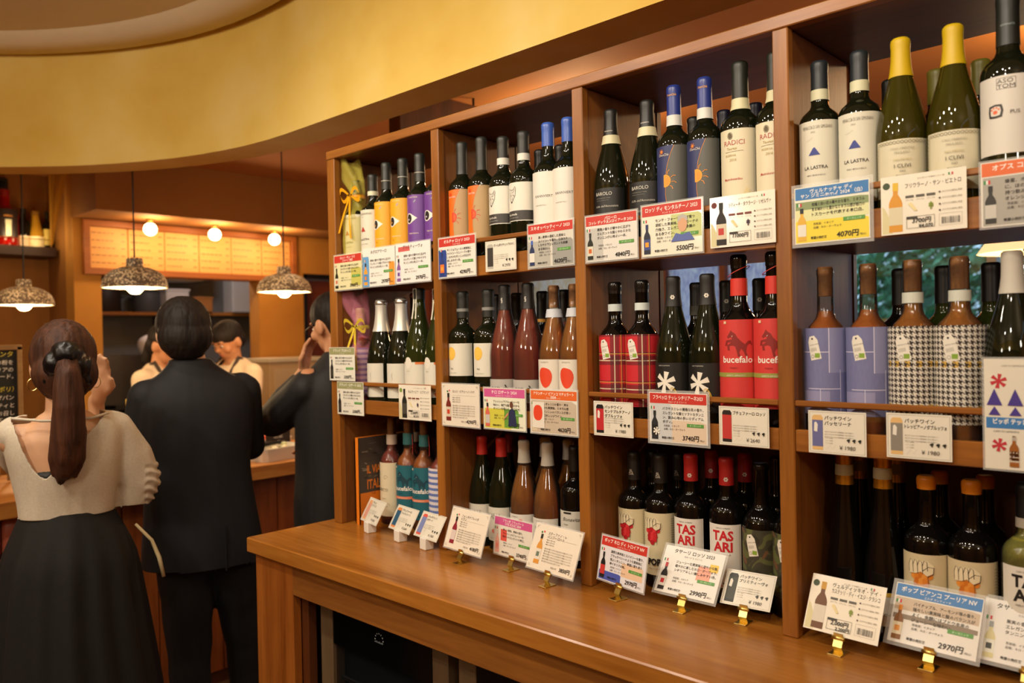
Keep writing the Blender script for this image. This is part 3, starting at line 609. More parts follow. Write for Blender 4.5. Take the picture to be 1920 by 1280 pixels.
def bucef(bgc, ct, c3, band_):
    def f(P, w_, h):
        hx, hy = 0, h * .74
        body = [(-14, 9), (-9, 16), (-7, 20), (-5, 17), (0, 14), (4, 7), (10, 1), (15, -3), (20, 2), (25, 3), (27, -5), (23, -2), (19, -5), (18, -9), (17, -16), (20, -23), (16, -23), (13, -15), (9, -10), (6, -16), (8, -23), (4, -23), (2, -14), (0, -7), (-4, -5), (-10, -6), (-9, -13), (-13, -13), (-14, -4), (-6, 0), (-13, 0), (-15, -6), (-18, -5), (-16, 3), (-6, 5), (-5, 8), (-9, 8), (-12, 6)]
        P.poly([(hx + a * 1.2, hy + b * 1.2) for a, b in body], c3); P.line([(hx - 7, hy + 11), (hx - 5, hy + 13)], .8, 'e8e0d0')
        P.text('bucefalo', 3, h * .51, 18, 'f4ece0', 'c', bold=.018, fit=66); P.text('rosso', -4, h * .44, 6.5, c3, 'c'); P.rect(-w_ / 2, h * .345, w_ / 2, h * .395, band_); P.text('APERTO APPASSITO', 0, h * .355, 4.2, 'e8e0d0', 'c', fit=40); tri(P, 0, h * .06, 9, 6, c3)
        P.rect(-24, h - 8, -18, h - 3, 'e8c8a0')
    return f
def tag(tx, ty, a=.22, sub='PATCH WINE'):
    def f(P, w_, h):
        c, s = math.cos(a), math.sin(a); T = lambda x, y: (tx + x * c - y * s, ty + x * s + y * c)
        P.poly([T(*q) for q in ((-10, -22), (10, -22), (10, 12), (5, 21), (-5, 21), (-10, 12))], 'e9e4d6'); P.disc(*T(0, 16), 1.8, '2a2622')
        P.text(sub, *T(-7, 4), 3, '6a665c', rot=a); P.text('|||||||', *T(-7, -5), 7, '8a867a', rot=a, fit=14); q = T(3, -16); P.rect(q[0] - 4, q[1] - 3, q[0] + 5, q[1] + 5, '86a83c'); P.ring(*T(-5, -15), 3, .6, '6a665c')
    return f
def cream(P, w_, h):
    for dx, dy, s in ((4, h * .72, 8), (8, h * .2, 9)):
        P.line([(dx + s * math.cos(t * .5) * (1 - t * .06), dy + s * math.sin(t * .5) * (1 - t * .06)) for t in range(14)], .9, '7a7260')
    P.text('GRECO', -8, h * .47, 12, '5a5244', 'c', rot=-.05); P.text('bianco', -2, h * .32, 6, '8a826c', 'c', shear=.3)
def fist(col):
    def f(P, w_, h):
        k = '3a302a'; y0 = h * .83; rnd = random.Random(5)
        for i, (a, b) in enumerate([(a, b) for b in range(6) for a in range(-2, 3) if abs(a) < 2.8 - b * .42]): P.disc(-6 + a * 6.6 + rnd.uniform(-1, 1), y0 - 9 - b * 6.6 + rnd.uniform(-1, 1), 5.2, col[i % 3], n=12)
        P.line([(4, y0 - 8), (5, y0 - 46)], .6, k)
        P.poly([(-25, y0 - 12), (-27, y0 - 2), (-23, y0 + 11), (4, y0 + 12), (13, y0 + 4), (12, y0 - 9), (3, y0 - 14), (-6, y0 - 7), (-14, y0 - 11)], 'e3d6b2')
        for i in range(4): xx = -22 + i * 7.4; P.line([(xx - 3.6, y0 - 10), (xx - 4, y0 + 3), (xx - 1.2, y0 + 12), (xx + 2.8, y0 + 10), (xx + 3.6, y0 - 5)], .9, k)
        P.line([(-4, y0 - 6), (5, y0 + 2), (13, y0 + 1), (12, y0 - 10), (4, y0 - 15)], 1, k)
        P.text('POP', -2, h * .17, 19, '1e1a18', 'c', bold=.05, sx=.85); P.text('NERO DI TROIA', -2, h * .10, 3.6, '8a3a30', 'c')
        for i in range(14): P.rect(w_ / 2 - 13, h - 12 - i * 5, w_ / 2 - 3, h - 10.6 - i * 5, '9a9078')
    return f
def tasari(col):
    def f(P, w_, h):
        P.text('CARUSO & MININI', -2, h - 9, 4.2, '5a564c', 'c', fit=30); P.text('TAS', -2, h - 32, 27, col, 'c', bold=.035, fit=44); P.text('ARI', -2, h - 55, 27, col, 'c', bold=.035, fit=40)
        P.text('NERO D’AVOLA', -2, h - 63, 4.5, '3a362e', 'c'); P.rect(6, 10, 9, 34, '1e1a18'); P.rect(-2, 8, 16, 11, '1e1a18'); P.text('BIO', -4, 3, 4, col, 'c')
    return f
def flamingo(P, w_, h):
    P.text('FLAMINGO', -17, h - 8, 4, '8a8474', 'l'); c = 'ee8a78'; P.disc(-4, h * .50, 13, c, 8); P.line([(4, h * .52), (11, h * .62), (7, h * .72), (4, h * .80), (9, h * .86), (13, h * .82)], 3.2, c); P.disc(11, h * .83, 3.6, c); P.poly([(13, h * .83), (17, h * .78), (13, h * .79)], '4a3a34')
    P.line([(-4, h * .42), (-5, h * .22)], 1.1, c); P.line([(1, h * .42), (2, h * .22)], 1.1, c); P.poly([(-22, h * .78), (-8, h * .66), (-18, h * .70)], '3a9a7a'); P.text('FRAPPO', -2, h * .08, 8, '3a4a5a', 'c', bold=.02)
def nana(P, w_, h):
    P.text('NANA', -4, h * .66, 20, '8a877c', 'c', bold=.02, fit=46)
    for i in range(9): P.line([(-24 + i * 5, h * .64), (-20 + i * 5, h * .84)], .5, 'e6e2d4')
    P.disc(-2, h * .3, 8, 'd87a68', 6); P.text('vino rosso', -4, h * .08, 4.5, '8a8474', 'c')
def longo(P, w_, h): P.rect(-20, h - 7, 2, h - 2.5, '2a2622'); P.text('Bonavita', -22, h - 24, 13, '3a362e', 'l', shear=.35); P.text('rosso', -20, h - 34, 6, '6a6658', 'l'); P.ring(-8, h * .35, 9, .6, '6a6658')
def pippo(P, w_, h):
    P.text('CARUSO&MININI', -12, h - 7, 3.6, '8a8474', 'c'); aster('c02c38', P, -16, h - 24, 10)
    for i, x in enumerate((-24, -8, 10)): P.poly([(x - 7, h * .42), (x + 7, h * .42), (x, h * .60)], '46378c'); P.poly([(x - 6, h * .28), (x + 6, h * .28), (x, h * .40)], '46378c')
    for i in range(8): P.disc(12 + (i % 2) * 4 - i * .8, h * .9 - i * 6, 2.6, '2a2622', 1.6)
def oz(P, w_, h): P.text('ORANGE', 0, h * .4, 9, '9a6a2a', 'c')
def paper(P, w_, h): P.text('VERDICCHIO', 0, h * .3, 7, '5a564a', 'c'); P.rect(-w_ / 2, h * .88, w_ / 2, h, 'c8a43c')
def aperol_l(P, w_, h): P.text('APEROL', 0, h * .72, 15, 'f0a040', 'c', bold=.03, fit=w_ * .7); P.poly([(-14, 2), (16, 2), (20, h * .62), (-18, h * .62)], 'd8d4b4')
# ---------------------------------------------------------------- the bottles, shelf by shelf
FY, BY = .058, .148          # front and second row on the shelves
BK = ('1d1c1a', .058); 
def cap(c, l=.055, r=.42, m=0): return (c, l, r, m)
def wrapper(col, bow, h, flare):
    def f(t, p, R, H):
        m = mat('cellophane_' + col, col, .12, Alpha=.36, IOR=1.3); n = 30; mb = MB(); rnd = random.Random(2)
        prof = [(R + .004, 0), (R + .006, .10), (R + .005, h * .50), (R * .62, h * .62), (.024, h * .68), (.021, h * .70), (.026, h * .74), (.036, h * .84), (.044, h * .94), (.05, h * 1.04)]
        vs = []; fs = []
        for i in range(n):
            a = 2 * PI * i / n
            for k, (r, zz) in enumerate(prof):
                g = 1 + (.09 if k < 4 else .20) * math.sin(a * 5 + k * .9) * (k > 0) + rnd.uniform(-.04, .04) * (k > 0)
                fl = max(0, k - 6) * flare; zz2 = zz + (k == len(prof) - 1) * .02 * math.sin(a * 3)
                vs.append((r * g * math.cos(a) - fl, r * g * math.sin(a) * (1 if k < 6 else .6), zz2))
        k = len(prof)
        for i in range(n):
            j = (i + 1) % n
            for q in range(k - 1): fs.append((i * k + q, j * k + q, j * k + q + 1, i * k + q + 1))
        mb.add(vs, fs); mb.build('cellophane', m, t, smooth=True)
        rm = mat('ribbon_' + bow, bow, .3); zz = h * .69; mb = MB()
        mb.lathe([(.0245, zz - .006), (.0265, zz), (.0245, zz + .006)], 24, close=False)
        for sx in (-1, 1):
            pts = [(sx * (.004 + .034 * math.sin(u * PI)), -.030 - .006 * math.sin(u * PI * 2), zz + .018 * math.sin(u * 2 * PI) + .004) for u in [i / 12 for i in range(13)]]
            vs = []; 
            for q in pts: vs += [(q[0], q[1], q[2] - .005), (q[0], q[1] - .003, q[2] + .005)]
            mb.add(vs, [(2 * i, 2 * i + 1, 2 * i + 3, 2 * i + 2) for i in range(12)])
        for sx, ln in ((-.028, .11), (.012, .13)):
            vs = []
            for i in range(9): u = i / 8; yy = -.030 - .014 * math.sin(u * 1.6); vs += [(sx * u * 1.2 - .0045, yy, zz - ln * u), (sx * u * 1.2 + .0045, yy - .002, zz - ln * u)]
            mb.add(vs, [(2 * i, 2 * i + 1, 2 * i + 3, 2 * i + 2) for i in range(8)])
        mb.build('ribbon', rm, t, smooth=True)
    return f
def strip(t, p, R, H): # long paper seal running down the neck
    mb = MB(); a0 = -.75
    for i in range(9):
        zz = H - .085 + .085 * i / 8; r = rad(p, min(zz, H * .98)) + .0016
        for a in (a0, a0 + .9): mb.v.append((r * math.sin(a), -r * math.cos(a), zz))
    for i in range(8): mb.f.append((2 * i, 2 * i + 1, 2 * i + 3, 2 * i + 2)); mb.m.append(0)
    mb.build('paper_seal', ink('dcd8c4'), t)
def wirecap(t, p, R, H):
    MB().lathe([(rad(p, H - .012) + .0012, H - .014), (rad(p, H - .012) + .003, H - .008), (.013, H + .004), (0, H + .005)], 24, close=False).build('cap_top', mat('silver_foil', 'd4d2ca', .22, .85), t, smooth=True)
def loop(t, p, R, H): MB().tube([(.021 * math.cos(a), .021 * math.sin(a), H - .032 + .010 * math.cos(a)) for a in [2 * PI * i / 24 for i in range(24)]], .0008, 6, True).build('cord_loop', ink('d83a24'), t)
def neckcord(t, p, R, H): MB().tube([(.017, -.004, H - .04), (.024, -.012, H - .07), (.03, -.022, H - .095)], .0007, 6).build('cord', ink('d83a24'), t)
def neckflower(col):
    def f(t, p, R, H):
        P = Print(); 
        for k in range(6): a = k * PI / 3; P.disc(2 + 3 * math.cos(a), 3 * math.sin(a), 1.9, col, n=8)
        obj('cap_emblem', P.wrap_mesh('cap_emblem', rad(p, H - .04) + .0011, H - .043), t)
    return f
def neckword(txt, col, z=.05, s=6):
    def f(t, p, R, H):
        P = Print()
        for i, q in enumerate(txt.split('/')): P.text(q, 0, -i * s * .8, s, col, 'c', bold=.02)
        obj('cap_print', P.wrap_mesh('cap_print', rad(p, H - z) + .0012, H - z), t)
    return f
A = ('1d1d1c', .075, .45, 0)
# top shelf, first bay
bottle('bottle gift-wrapped in yellow cellophane with orange ribbon, top shelf far left', 'bdx', -2.018, FY, S1, .292, .037, 'dark', cap('1c1b19', .05), None, (88, .03, .185, 'dcd6c2'), lastra('b03a30'), 'lastra_r', extra=wrapper('e6d860', 'f0a818', .350, .016), name='gift_wrapped_bottle')
bottle('dark bottle with cream red-triangle label beside the yellow gift wrap', 'bdx', -1.938, FY, S1, .298, .037, 'dark', cap('23241f', .05), (.05, .013, 'd8d6b4'), (88, .03, .19, 'dcd6c2'), lastra('b03a30'), 'lastra_r')
Ye = lambda lb, x: bottle(lb, 'bdx', x, FY, S1, .322, .036, 'dark', cap('2a2c27', .078), (.052, .002, 'b8b4a4'), (80, .07, .205, 'f2a81c'), eye('f2a81c', 'f2a81c'), 'eye_y')
Ye('bottle with bright yellow eye label, the one next to the red-triangle bottle', -1.872); Ye('bottle with bright yellow eye label, next to the purple labels', -1.796)
Pu = lambda lb, x: bottle(lb, 'bdx', x, FY, S1, .323, .036, 'dark', cap('2a2c27', .078), (.052, .002, 'b8b4a4'), (80, .07, .205, '6f3f94'), eye('6f3f94', 'd8c8e8'), 'eye_p')
Pu('bottle with purple eye label beside the yellow labels', -1.721); Pu('bottle with purple eye label, half hidden by the shelf post', -1.648)
# top shelf, second bay
for i, x in enumerate((-1.548, -1.474)):
    bottle(('first', 'second')[i] + ' bottle with orange and tan sun label, top shelf second bay', 'bdx', x, FY, S1, .323, .0365, 'dark', cap('2b2c28', .085), None, (82, .05, .195, 'b89868'), sun('f0701c', 'b89868', 'd8402a', None), 'sun_o')
for i, x in enumerate((-1.397, -1.327)):
    bottle(('left', 'right')[i] + ' bottle of the two with a white fox head label', 'bdx', x, FY, S1, .310, .037, 'dark', cap('2b2c28', .054), (.054, .017, 'e2dfd2'), (88, .088, .182, 'e6e1d2'), fox, 'fox', group=None)
for i, x in enumerate((-1.247, -1.185)):
    bottle(('blue-capped bottle with plain white label beside the fox labels', 'blue-capped bottle with plain white label half behind the shelf post')[i], 'bdx', x, FY, S1, .315, .038, 'dark', cap('3f62b8', .056, .3), None, (95, .06, .195, 'e4dfd2'), konviert, 'konv')
for i, x in enumerate((-1.352, -1.283)): bottle(('dark bottle standing behind the fox labels', 'dark bottle standing behind the two blue caps')[i], 'bdx', x, BY, S1, .283, .037, 'black', cap('141312', .05))
# top shelf, third bay
for i, x in enumerate((-1.062, -.966)):
    bottle(('black-labelled bottle nearest the left post of its bay', 'black-labelled bottle beside the blue sun labels')[i], 'bur', x, FY, S1, .308, .040, 'dark', cap('1c1c1a', .058), (.058, .02, 'd6cfa8'), (88, .03, .13, '1b1b19'), barolo, 'barolo', extra=neckword('GAGLIARDO', 'd8d4c8', .05, 3.4))
for i, x in enumerate((-.899, -.827)):
    bottle(('left', 'right')[i] + ' blue-capped bottle with navy and grey sun label', 'bdx', x, FY, S1, .324, .0365, 'dark', cap('2a3a86', .062, .3), (.062, .022, 'dcdcd4'), (82, .05, .195, '5a5a54'), sun('2c3462', '5a5a54', 'f0a028', 'e8922c'), 'sun_b', extra=neckword('DonChà', 'e0a030', .022, 6))
Ra = lambda lb, x: bottle(lb, 'bdx', x, FY, S1, .336, .039, 'dark', cap('23251c', .072), (.072, .022, 'd8d2a8'), (84, .055, .20, 'e2d8b8'), radici, 'radici')
Ra('tall bottle with cream label in large pale red letters', -.749); Ra('cream red-lettered label bottle cut off by the shelf post', -.676)
for i, x in enumerate((-.905, -.833, -.762)): bottle(('dark bottle behind the left navy sun label', 'blue-capped bottle behind the right sun label', 'blue-capped bottle behind the tall cream red-lettered label')[i], 'bdx', x, BY, S1, .276, .037, 'black', cap('15152a' if i else '141312', .06))
# top shelf, fourth bay
for i, x in enumerate((-.592, -.521)):
    bottle(('first', 'second')[i] + ' bottle with cream blue-triangle label, top shelf near bay', 'bdx', x, FY, S1, .298, .037, 'dark', cap('20272c', .052), (.052, .019, 'd6d4b0'), (88, .03, .185, 'dcd8c4'), lastra('2c3c8c'), 'lastra_b')
for i, x in enumerate((-.452, -.371)):
    bottle(('left', 'right')[i] + ' yellow-capped bottle with ornate cream label', 'bur', x, FY, S1, .302, .041, 'gold', cap('d2b012', .066, .45), None, (92, .03, .125, 'd9d2b4'), clivi, 'clivi')
bottle('tall dark bottle with white orange-paw label at the right edge', 'bdx', -.293, FY, S1, .328, .040, 'dark', cap('1d201b', .08), None, (100, .075, .195, 'dcd7cc'), asotom, 'asotom', extra=neckword('GIORNATA', '8a9a9a', .05, 4))
for i, x in enumerate((-.498, -.421, -.352)): bottle(('dark bottle behind the blue-triangle bottles', 'olive-capped bottle behind the yellow caps', 'olive-capped bottle behind the paw label bottle')[i], 'bdx', x, BY, S1, .262, .037, 'black', cap('151412' if i == 0 else '6a6420', .06))
# middle shelf, first bay
bottle('striped-label bottle gift-wrapped in pink cellophane with yellow ribbon', 'bdx', -2.012, FY, S2, .285, .037, 'rose', cap('c8a878', .04), None, (100, .02, .165, STRIPES), extra=wrapper('e08aa0', 'd8bc38', .330, .012), name='gift_wrapped_bottle')
for i, x in enumerate((-1.910, -1.816)):
    bottle(('left', 'right')[i] + ' sparkling wine bottle with silver-white foil neck', 'spk', x, FY, S2, .305, .044, 'dark', cap('d8d4c8', .092, .32, .35), None, (70, .022, .12, 'dcd8c8'), tiny, 'tiny', extra=wirecap, name='sparkling_wine_bottle')
bottle('tall green sparkling bottle with white paper neck strip', 'spk', -1.735, FY, S2, .33, .044, 'green', cap('2a2a24', .03), None, (92, .03, .125, 'dedaca'), shield, 'shield', extra=strip, name='sparkling_wine_bottle')
bottle('tall green sparkling bottle half hidden by the shelf post', 'spk', -1.652, FY, S2, .325, .043, 'green', cap('2a2a24', .03), None, (92, .03, .125, 'dedaca'), shield, 'shield', extra=strip, name='sparkling_wine_bottle')
bottle('dark bottle with copper top behind the silver foil bottles', 'bdx', -1.862, BY, S2, .325, .038, 'black', cap('7a4a30', .012, .3, .6))
# middle shelf, second bay
for i, x in enumerate((-1.557, -1.461)):
    bottle(('left', 'right')[i] + ' dark bottle with white label and yellow rings', 'bdx', x, FY, S2, .312, .039, 'dark', cap('23241f', .07), (.045, .008, '8a8a84'), (96, .09, .175, 'e2ddcc'), pai, 'pai')
for i, x in enumerate((-1.402, -1.322)):
    bottle(('left', 'right')[i] + ' rose wine bottle with black cap and thick dark lettering', 'bur', x, FY, S2, .320, .040, 'rose', cap('1e1c1a', .062), None, (84, .03, .085, 'b8b4ac'), ciro, 'ciro', extra=neckword('§', 'c8c4b8', .042, 14))
for i, x in enumerate((-1.239, -1.176)):
    bottle(('amber cork-topped bottle with big red-orange oval label', 'amber bottle with red-orange oval label cut off by the post')[i], 'bur', x, FY, S2, .309, .039, 'amber', None, (.055, .02, 'c8ccd2'), (78, .02, .135, 'e4dccc'), blob_, 'blob', cork=True)
for i, (x, lb) in enumerate(((-1.517, 'dark bottle behind the yellow ring labels'), (-1.444, 'dark bottle behind the left black-capped rose bottle'), (-1.354, 'dark yellow-banded bottle behind the right black-capped rose bottle'), (-1.281, 'black-capped rose bottle behind the amber corked bottle'))):
    bottle(lb, 'bdx', x, BY, S2, .304, .037, 'rose' if i == 3 else 'black', cap('141312', .07), (.07, .008, 'c08a2a' if i == 2 else '3a3630'))
# middle shelf, third bay
for i, x in enumerate((-1.060, -.988)):
    bottle(('left', 'right')[i] + ' bottle in red tartan label with white tag', 'rnd', x, FY, S2, .306, .0375, 'black', cap('171614', .025, .15), (.048, .016, 'd2dcd8'), (150, .035, .19, TARTAN), tag(-14, 124), 'tag1')
for i, x in enumerate((-.909, -.829)):
    bottle(('left', 'right')[i] + ' black-label bottle with large white star flower', 'bur', x, FY, S2, .309, .040, 'dark', cap('211f1d', .062, .5), None, (90, .03, .13, '1c1a18'), frappato, 'frap', extra=neckflower('e6e0d2'))
for i, x in enumerate((-.759, -.686)):
    bottle(('tall red-label bottle with rearing horse and white lettering', 'red horse label bottle cut off by the near post')[i], 'rnd', x, FY, S2, .342, .039, 'black', cap('161514', .026, .12), (.046, .034, 'd8382c'), (104, .045, .215, 'd23c38'), bucef('d23c38', 'f4ece0', '8a2420', '9a9a48'), 'buc_r', extra=loop if i == 0 else (lambda t, p, R, H: (loop(t, p, R, H), neckcord(t, p, R, H))))
for i, (x, lb) in enumerate(((-.906, 'dark bottle behind the two star flower labels'), (-.834, 'black-capped bottle behind the right star flower label'), (-.759, 'black-capped bottle between the two red horse labels, behind'))):
    bottle(lb, 'rnd', x, BY, S2, .299, .037, 'black', cap('181716', .065), (.05, .02, '4a463c') if i == 0 else None, extra=neckflower('b8b4a8') if i else None)
# middle shelf, fourth bay
for i, x in enumerate((-.588, -.512)):
    bottle(('left', 'right')[i] + ' cork-topped amber bottle with blue denim label', 'rnd', x, FY, S2, .305, .0375, 'orange', None, None, (128, .04, .195, DENIM), tag(-16, 120, .2), 'tag2', cork=True)
for i, x in enumerate((-.439, -.367)):
    bottle(('left', 'right')[i] + ' cork-topped amber bottle with houndstooth check label', 'rnd', x, FY, S2, .306, .039, 'amber', None, (.054, .018, 'cfd2c4'), (160, .035, .195, HOUND), tag(-17, 124, .2), 'tag3', cork=True)
bottle('dark bottle with tall white cap at the right edge of the middle shelf', 'bur', -.292, FY, S2, .309, .041, 'dark', cap('c8c2b4', .066, .5), None, (92, .035, .13, 'dcd6c4'), pippo, 'pippo')
for i, (x, lb) in enumerate(((-.486, 'dark-capped bottle behind the right denim label'), (-.414, 'black-capped bottle behind the houndstooth labels'), (-.341, 'black-capped bottle behind the white-capped bottle'))):
    bottle(lb, 'bdx', x, BY, S2, .299, .037, 'green' if i else 'black', cap('131211', .065))
# counter level, first bay
RY, RB = .115, .197
bottle('amber bottle with cream lettered label beside the orange book', 'rnd', -1.946, RY, TOPZ, .318, .037, 'rose', None, (.05, .03, 'd8c8b4'), (90, .025, .186, 'dccfae'), cream, 'cream', cork=True)
bottle('second amber cream-label bottle behind, against the book', 'rnd', -1.938, RB, TOPZ, .318, .037, 'rose', None, (.05, .03, 'd8c8b4'), (90, .025, .186, 'dccfae'), cream, 'cream', cork=True)
for i, x in enumerate((-1.866, -1.792)):
    bottle(('left', 'right')[i] + ' amber bottle with teal rearing horse label', 'rnd', x, RY, TOPZ, .314, .038, 'orange', None, (.036, .034, '3a7a7e'), (104, .035, .186, '1f6470'), bucef('1f6470', 'f4ece0', '173f4c', 'e0805c'), 'buc_t', cork=True, extra=neckcord)
bottle('amber bottle with blue striped label half behind the post, counter level', 'rnd', -1.720, RY, TOPZ, .305, .037, 'rose', None, None, (120, .04, .19, STRIPES), cork=True)
# counter level, second bay
for i, x in enumerate((-1.553, -1.480)):
    bottle(('left', 'right')[i] + ' front red-capped bottle with grey block lettering', 'bur', x, RY, TOPZ, .290, .037, 'dark', cap('c82c22', .048, .4), None, (80, .025, .113, 'd8d4c4'), nana, 'nana')
for i, x in enumerate((-1.398, -1.318)):
    bottle(('left', 'right')[i] + ' front white-capped rose bottle with flamingo label', 'bur', x, RY, TOPZ, .290, .039, 'amber', cap('dcd8ca', .056, .5), None, (86, .02, .107, 'e0dace'), flamingo, 'flam')
bottle('black bottle with white handwritten label beside the flamingo bottles', 'bdx', -1.230, RY, TOPZ, .289, .037, 'black', cap('161513', .06), None, (92, .02, .137, 'd6d2c4'), longo, 'longo')
for i, (x, lb, c) in enumerate(((-1.53, 'red-capped bottle behind the left front red cap', '9a1a1a'), (-1.478, 'red-capped bottle behind the right front red cap', '9a1a1a'), (-1.397, 'white-capped bottle behind the left flamingo bottle', 'c8c4b8'), (-1.318, 'white-capped bottle behind the right flamingo bottle', 'c8c4b8'))):
    bottle(lb, 'bur', x, RB, TOPZ, .289, .0255 if i == 0 else .0265 if i == 1 else .037, 'black' if i < 2 else 'amber', cap(c, .05, .4))
# counter level, third bay
for i, x in enumerate((-1.057, -.986)):
    bottle(('left', 'right')[i] + ' front black bottle with fist and red grapes label', 'bdx', x, RY, TOPZ, .290, .037, 'black', cap('24221f', .062), None, (96, .03, .166, 'd4c8a2'), fist(['c8242a', 'b01c24', 'd8343a']), 'fist_r', extra=neckword('EL/DA', 'd8d4c8', .044, 8))
for i, x in enumerate((-.909, -.825)):
    bottle(('left', 'right')[i] + ' red-capped bottle with white label in big red letters', 'bdx', x, RY, TOPZ, .297, .037, 'black', cap('c02a28', .056, .4), None, (76, .035, .165, 'e4e0d4'), tasari('c8242c'), 'tas_r', extra=neckflower('e8e0d4'))
for i, x in enumerate((-.748, -.683)):
    bottle(('camouflage label bottle with white tag beside the red-capped bottles', 'camouflage label bottle cut off by the near post')[i], 'rnd', x, RY, TOPZ, .293, .038, 'black', cap('1c1b1a', .012, .2), None, (150, .04, .165, CAMO), tag(-16, 94, .22), 'tag4', extra=lambda t, p, R, H: None)
for i, (x, lb, c) in enumerate(((-1.062, 'dark-capped bottle at the back left, counter level third bay', '201f1d'), (-.99, 'dark-capped bottle behind the right grape fist bottle', '201f1d'), (-.905, 'red-capped bottle behind the left red-lettered label', 'a01c22'), (-.825, 'red-capped bottle behind the right red-lettered label', 'a01c22'), (-.752, 'black bare-necked bottle behind the camouflage label', '171614'))):
    bottle(lb, 'bdx', x, RB, TOPZ, .283 if i < 2 else .296, .037 if i != 1 else .033, 'black', cap(c, .06), extra=neckword('EL/DA', 'b8b4a8', .044, 8) if i < 2 else neckflower('d8ccc4') if i < 4 else None)
# counter level, fourth bay
for i, x in enumerate((-.581, -.512)):
    bottle(('left', 'right')[i] + ' front slender black amphora bottle with gold cap', 'amph', x, RY, TOPZ, .333, .036, 'black', cap('c8962c', .062, .25, .75), (.025, .02, 'b0a888'), (80, .03, .09, 'c8c4b8'), paper, 'paper')
for i, x in enumerate((-.439, -.368)):
    bottle(('left', 'right')[i] + ' front orange-capped bottle with fist and orange grapes', 'bdx', x, RY, TOPZ, .300, .0375, 'black', cap('e08a1c', .022, .4), None, (98, .04, .17, 'cfc09a'), fist(['d8822c', 'c87020', 'e0943c']), 'fist_o')
bottle('pale wine bottle with white label in big black letters at right edge', 'bdx', -.288, RY, TOPZ, .304, .038, 'pale', cap('16181c', .055), (.055, .016, 'd0d0c4'), (84, .045, .175, 'e0dccf'), tasari('1c1a18'), 'tas_k')
for i, (x, lb, c) in enumerate(((-.584, 'gold-capped amphora bottle behind the left slender one', 'a87c28'), (-.515, 'gold-capped amphora bottle behind the right slender one', 'a87c28'), (-.440, 'orange-capped bottle behind the left orange grape fist', 'c8781a'), (-.366, 'orange-capped bottle behind the right orange grape fist', 'c8781a'))):
    bottle(lb, 'amph' if i < 2 else 'bdx', x, RB, TOPZ, .330 if i < 2 else .297, .035, 'black', cap(c, .06 if i < 2 else .022, .3, .7 if i < 2 else 0), (.025, .02, '7a745c') if i < 2 else None)
# books on the counter at the far end
def book(lb, x, y, w_, d, h, cover, pr=None, tilt=0):
    t = thing('book', lb, 'book', (x, y, TOPZ), tilt)
    mb = MB()
    mb.box(-w_ / 2, -w_ / 2 + .003, 0, d, 0, h); mb.box(w_ / 2 - .003, w_ / 2, 0, d, 0, h); mb.box(-w_ / 2, w_ / 2, 0, .003, 0, h)
    mb.build('cover', ink(cover), t); box('pages', ink('e6dfce'), t, -w_ / 2 + .003, w_ / 2 - .003, .004, d - .004, .004, h - .004, c=0)
    if pr: P = Print(); pr(P, d * 1000, h * 1000); P.flat('cover_print', t, Matrix.Translation((w_ / 2, 0, 0)) @ Matrix(((0, 0, 1, 0), (1, 0, 0, 0), (0, 1, 0, 0), (0, 0, 0, 1))))
    return t
def viaggio(P, w_, h):
    P.rect(0, h * .36, w_, h, '4a4038'); rnd = random.Random(9)
    for i in range(40): a, b = rnd.uniform(5, w_ - 20), rnd.uniform(h * .42, h * .95); P.line([(a, b), (a + rnd.uniform(8, 26), b + rnd.uniform(-5, 5))], rnd.uniform(1, 4), ['8a7c68', '2c2620', 'a09078', '6a5c4c'][i % 4])
    P.text('IL VIAGGIO', 28, h * .58, 34, 'e8842c', sx=.6, bold=.02, fit=w_ - 36); P.text('ITALIA', 28, h * .40, 40, 'e8842c', sx=.62, bold=.02, fit=w_ - 40); P.text('イタリア', 38, h * .20, 20, '3a2418', shear=.2); P.text('の旅', 44, h * .33, 8, '8a4a1a')
book('white-spined book standing against the far end post', -2.026, .040, .018, .20, .25, 'd8d0bc')
book('orange book with dark photo cover reading ITALIA at the shelf end', -2.001, .025, .020, .21, .262, 'e8801e', viaggio)
# ---------------------------------------------------------------- price cards
def miniature(P, x, y, h, body, cap_, lab, lab2=None):
    w_ = h * .13
    P.poly([(x - w_, y), (x + w_, y), (x + w_, y + h * .58), (x + w_ * .8, y + h * .66), (x + w_ * .36, y + h * .76), (x + w_ * .36, y + h), (x - w_ * .36, y + h), (x - w_ * .36, y + h * .76), (x - w_ * .8, y + h * .66), (x - w_, y + h * .58)], body)
    P.rect(x - w_ * .42, y + h * .84, x + w_ * .42, y + h, cap_); P.rect(x - w_, y + h * .14, x + w_, y + h * .50, lab)
    if lab2: P.rect(x - w_ * .6, y + h * .24, x + w_ * .5, y + h * .40, lab2)
def flag(P, x, y, w_, h): P.rect(x, y, x + w_ / 3, y + h, '3a8a48'); P.rect(x + w_ / 3, y, x + 2 * w_ / 3, y + h, 'e8e4da'); P.rect(x + 2 * w_ / 3, y, x + w_, y + h, 'c8343a')
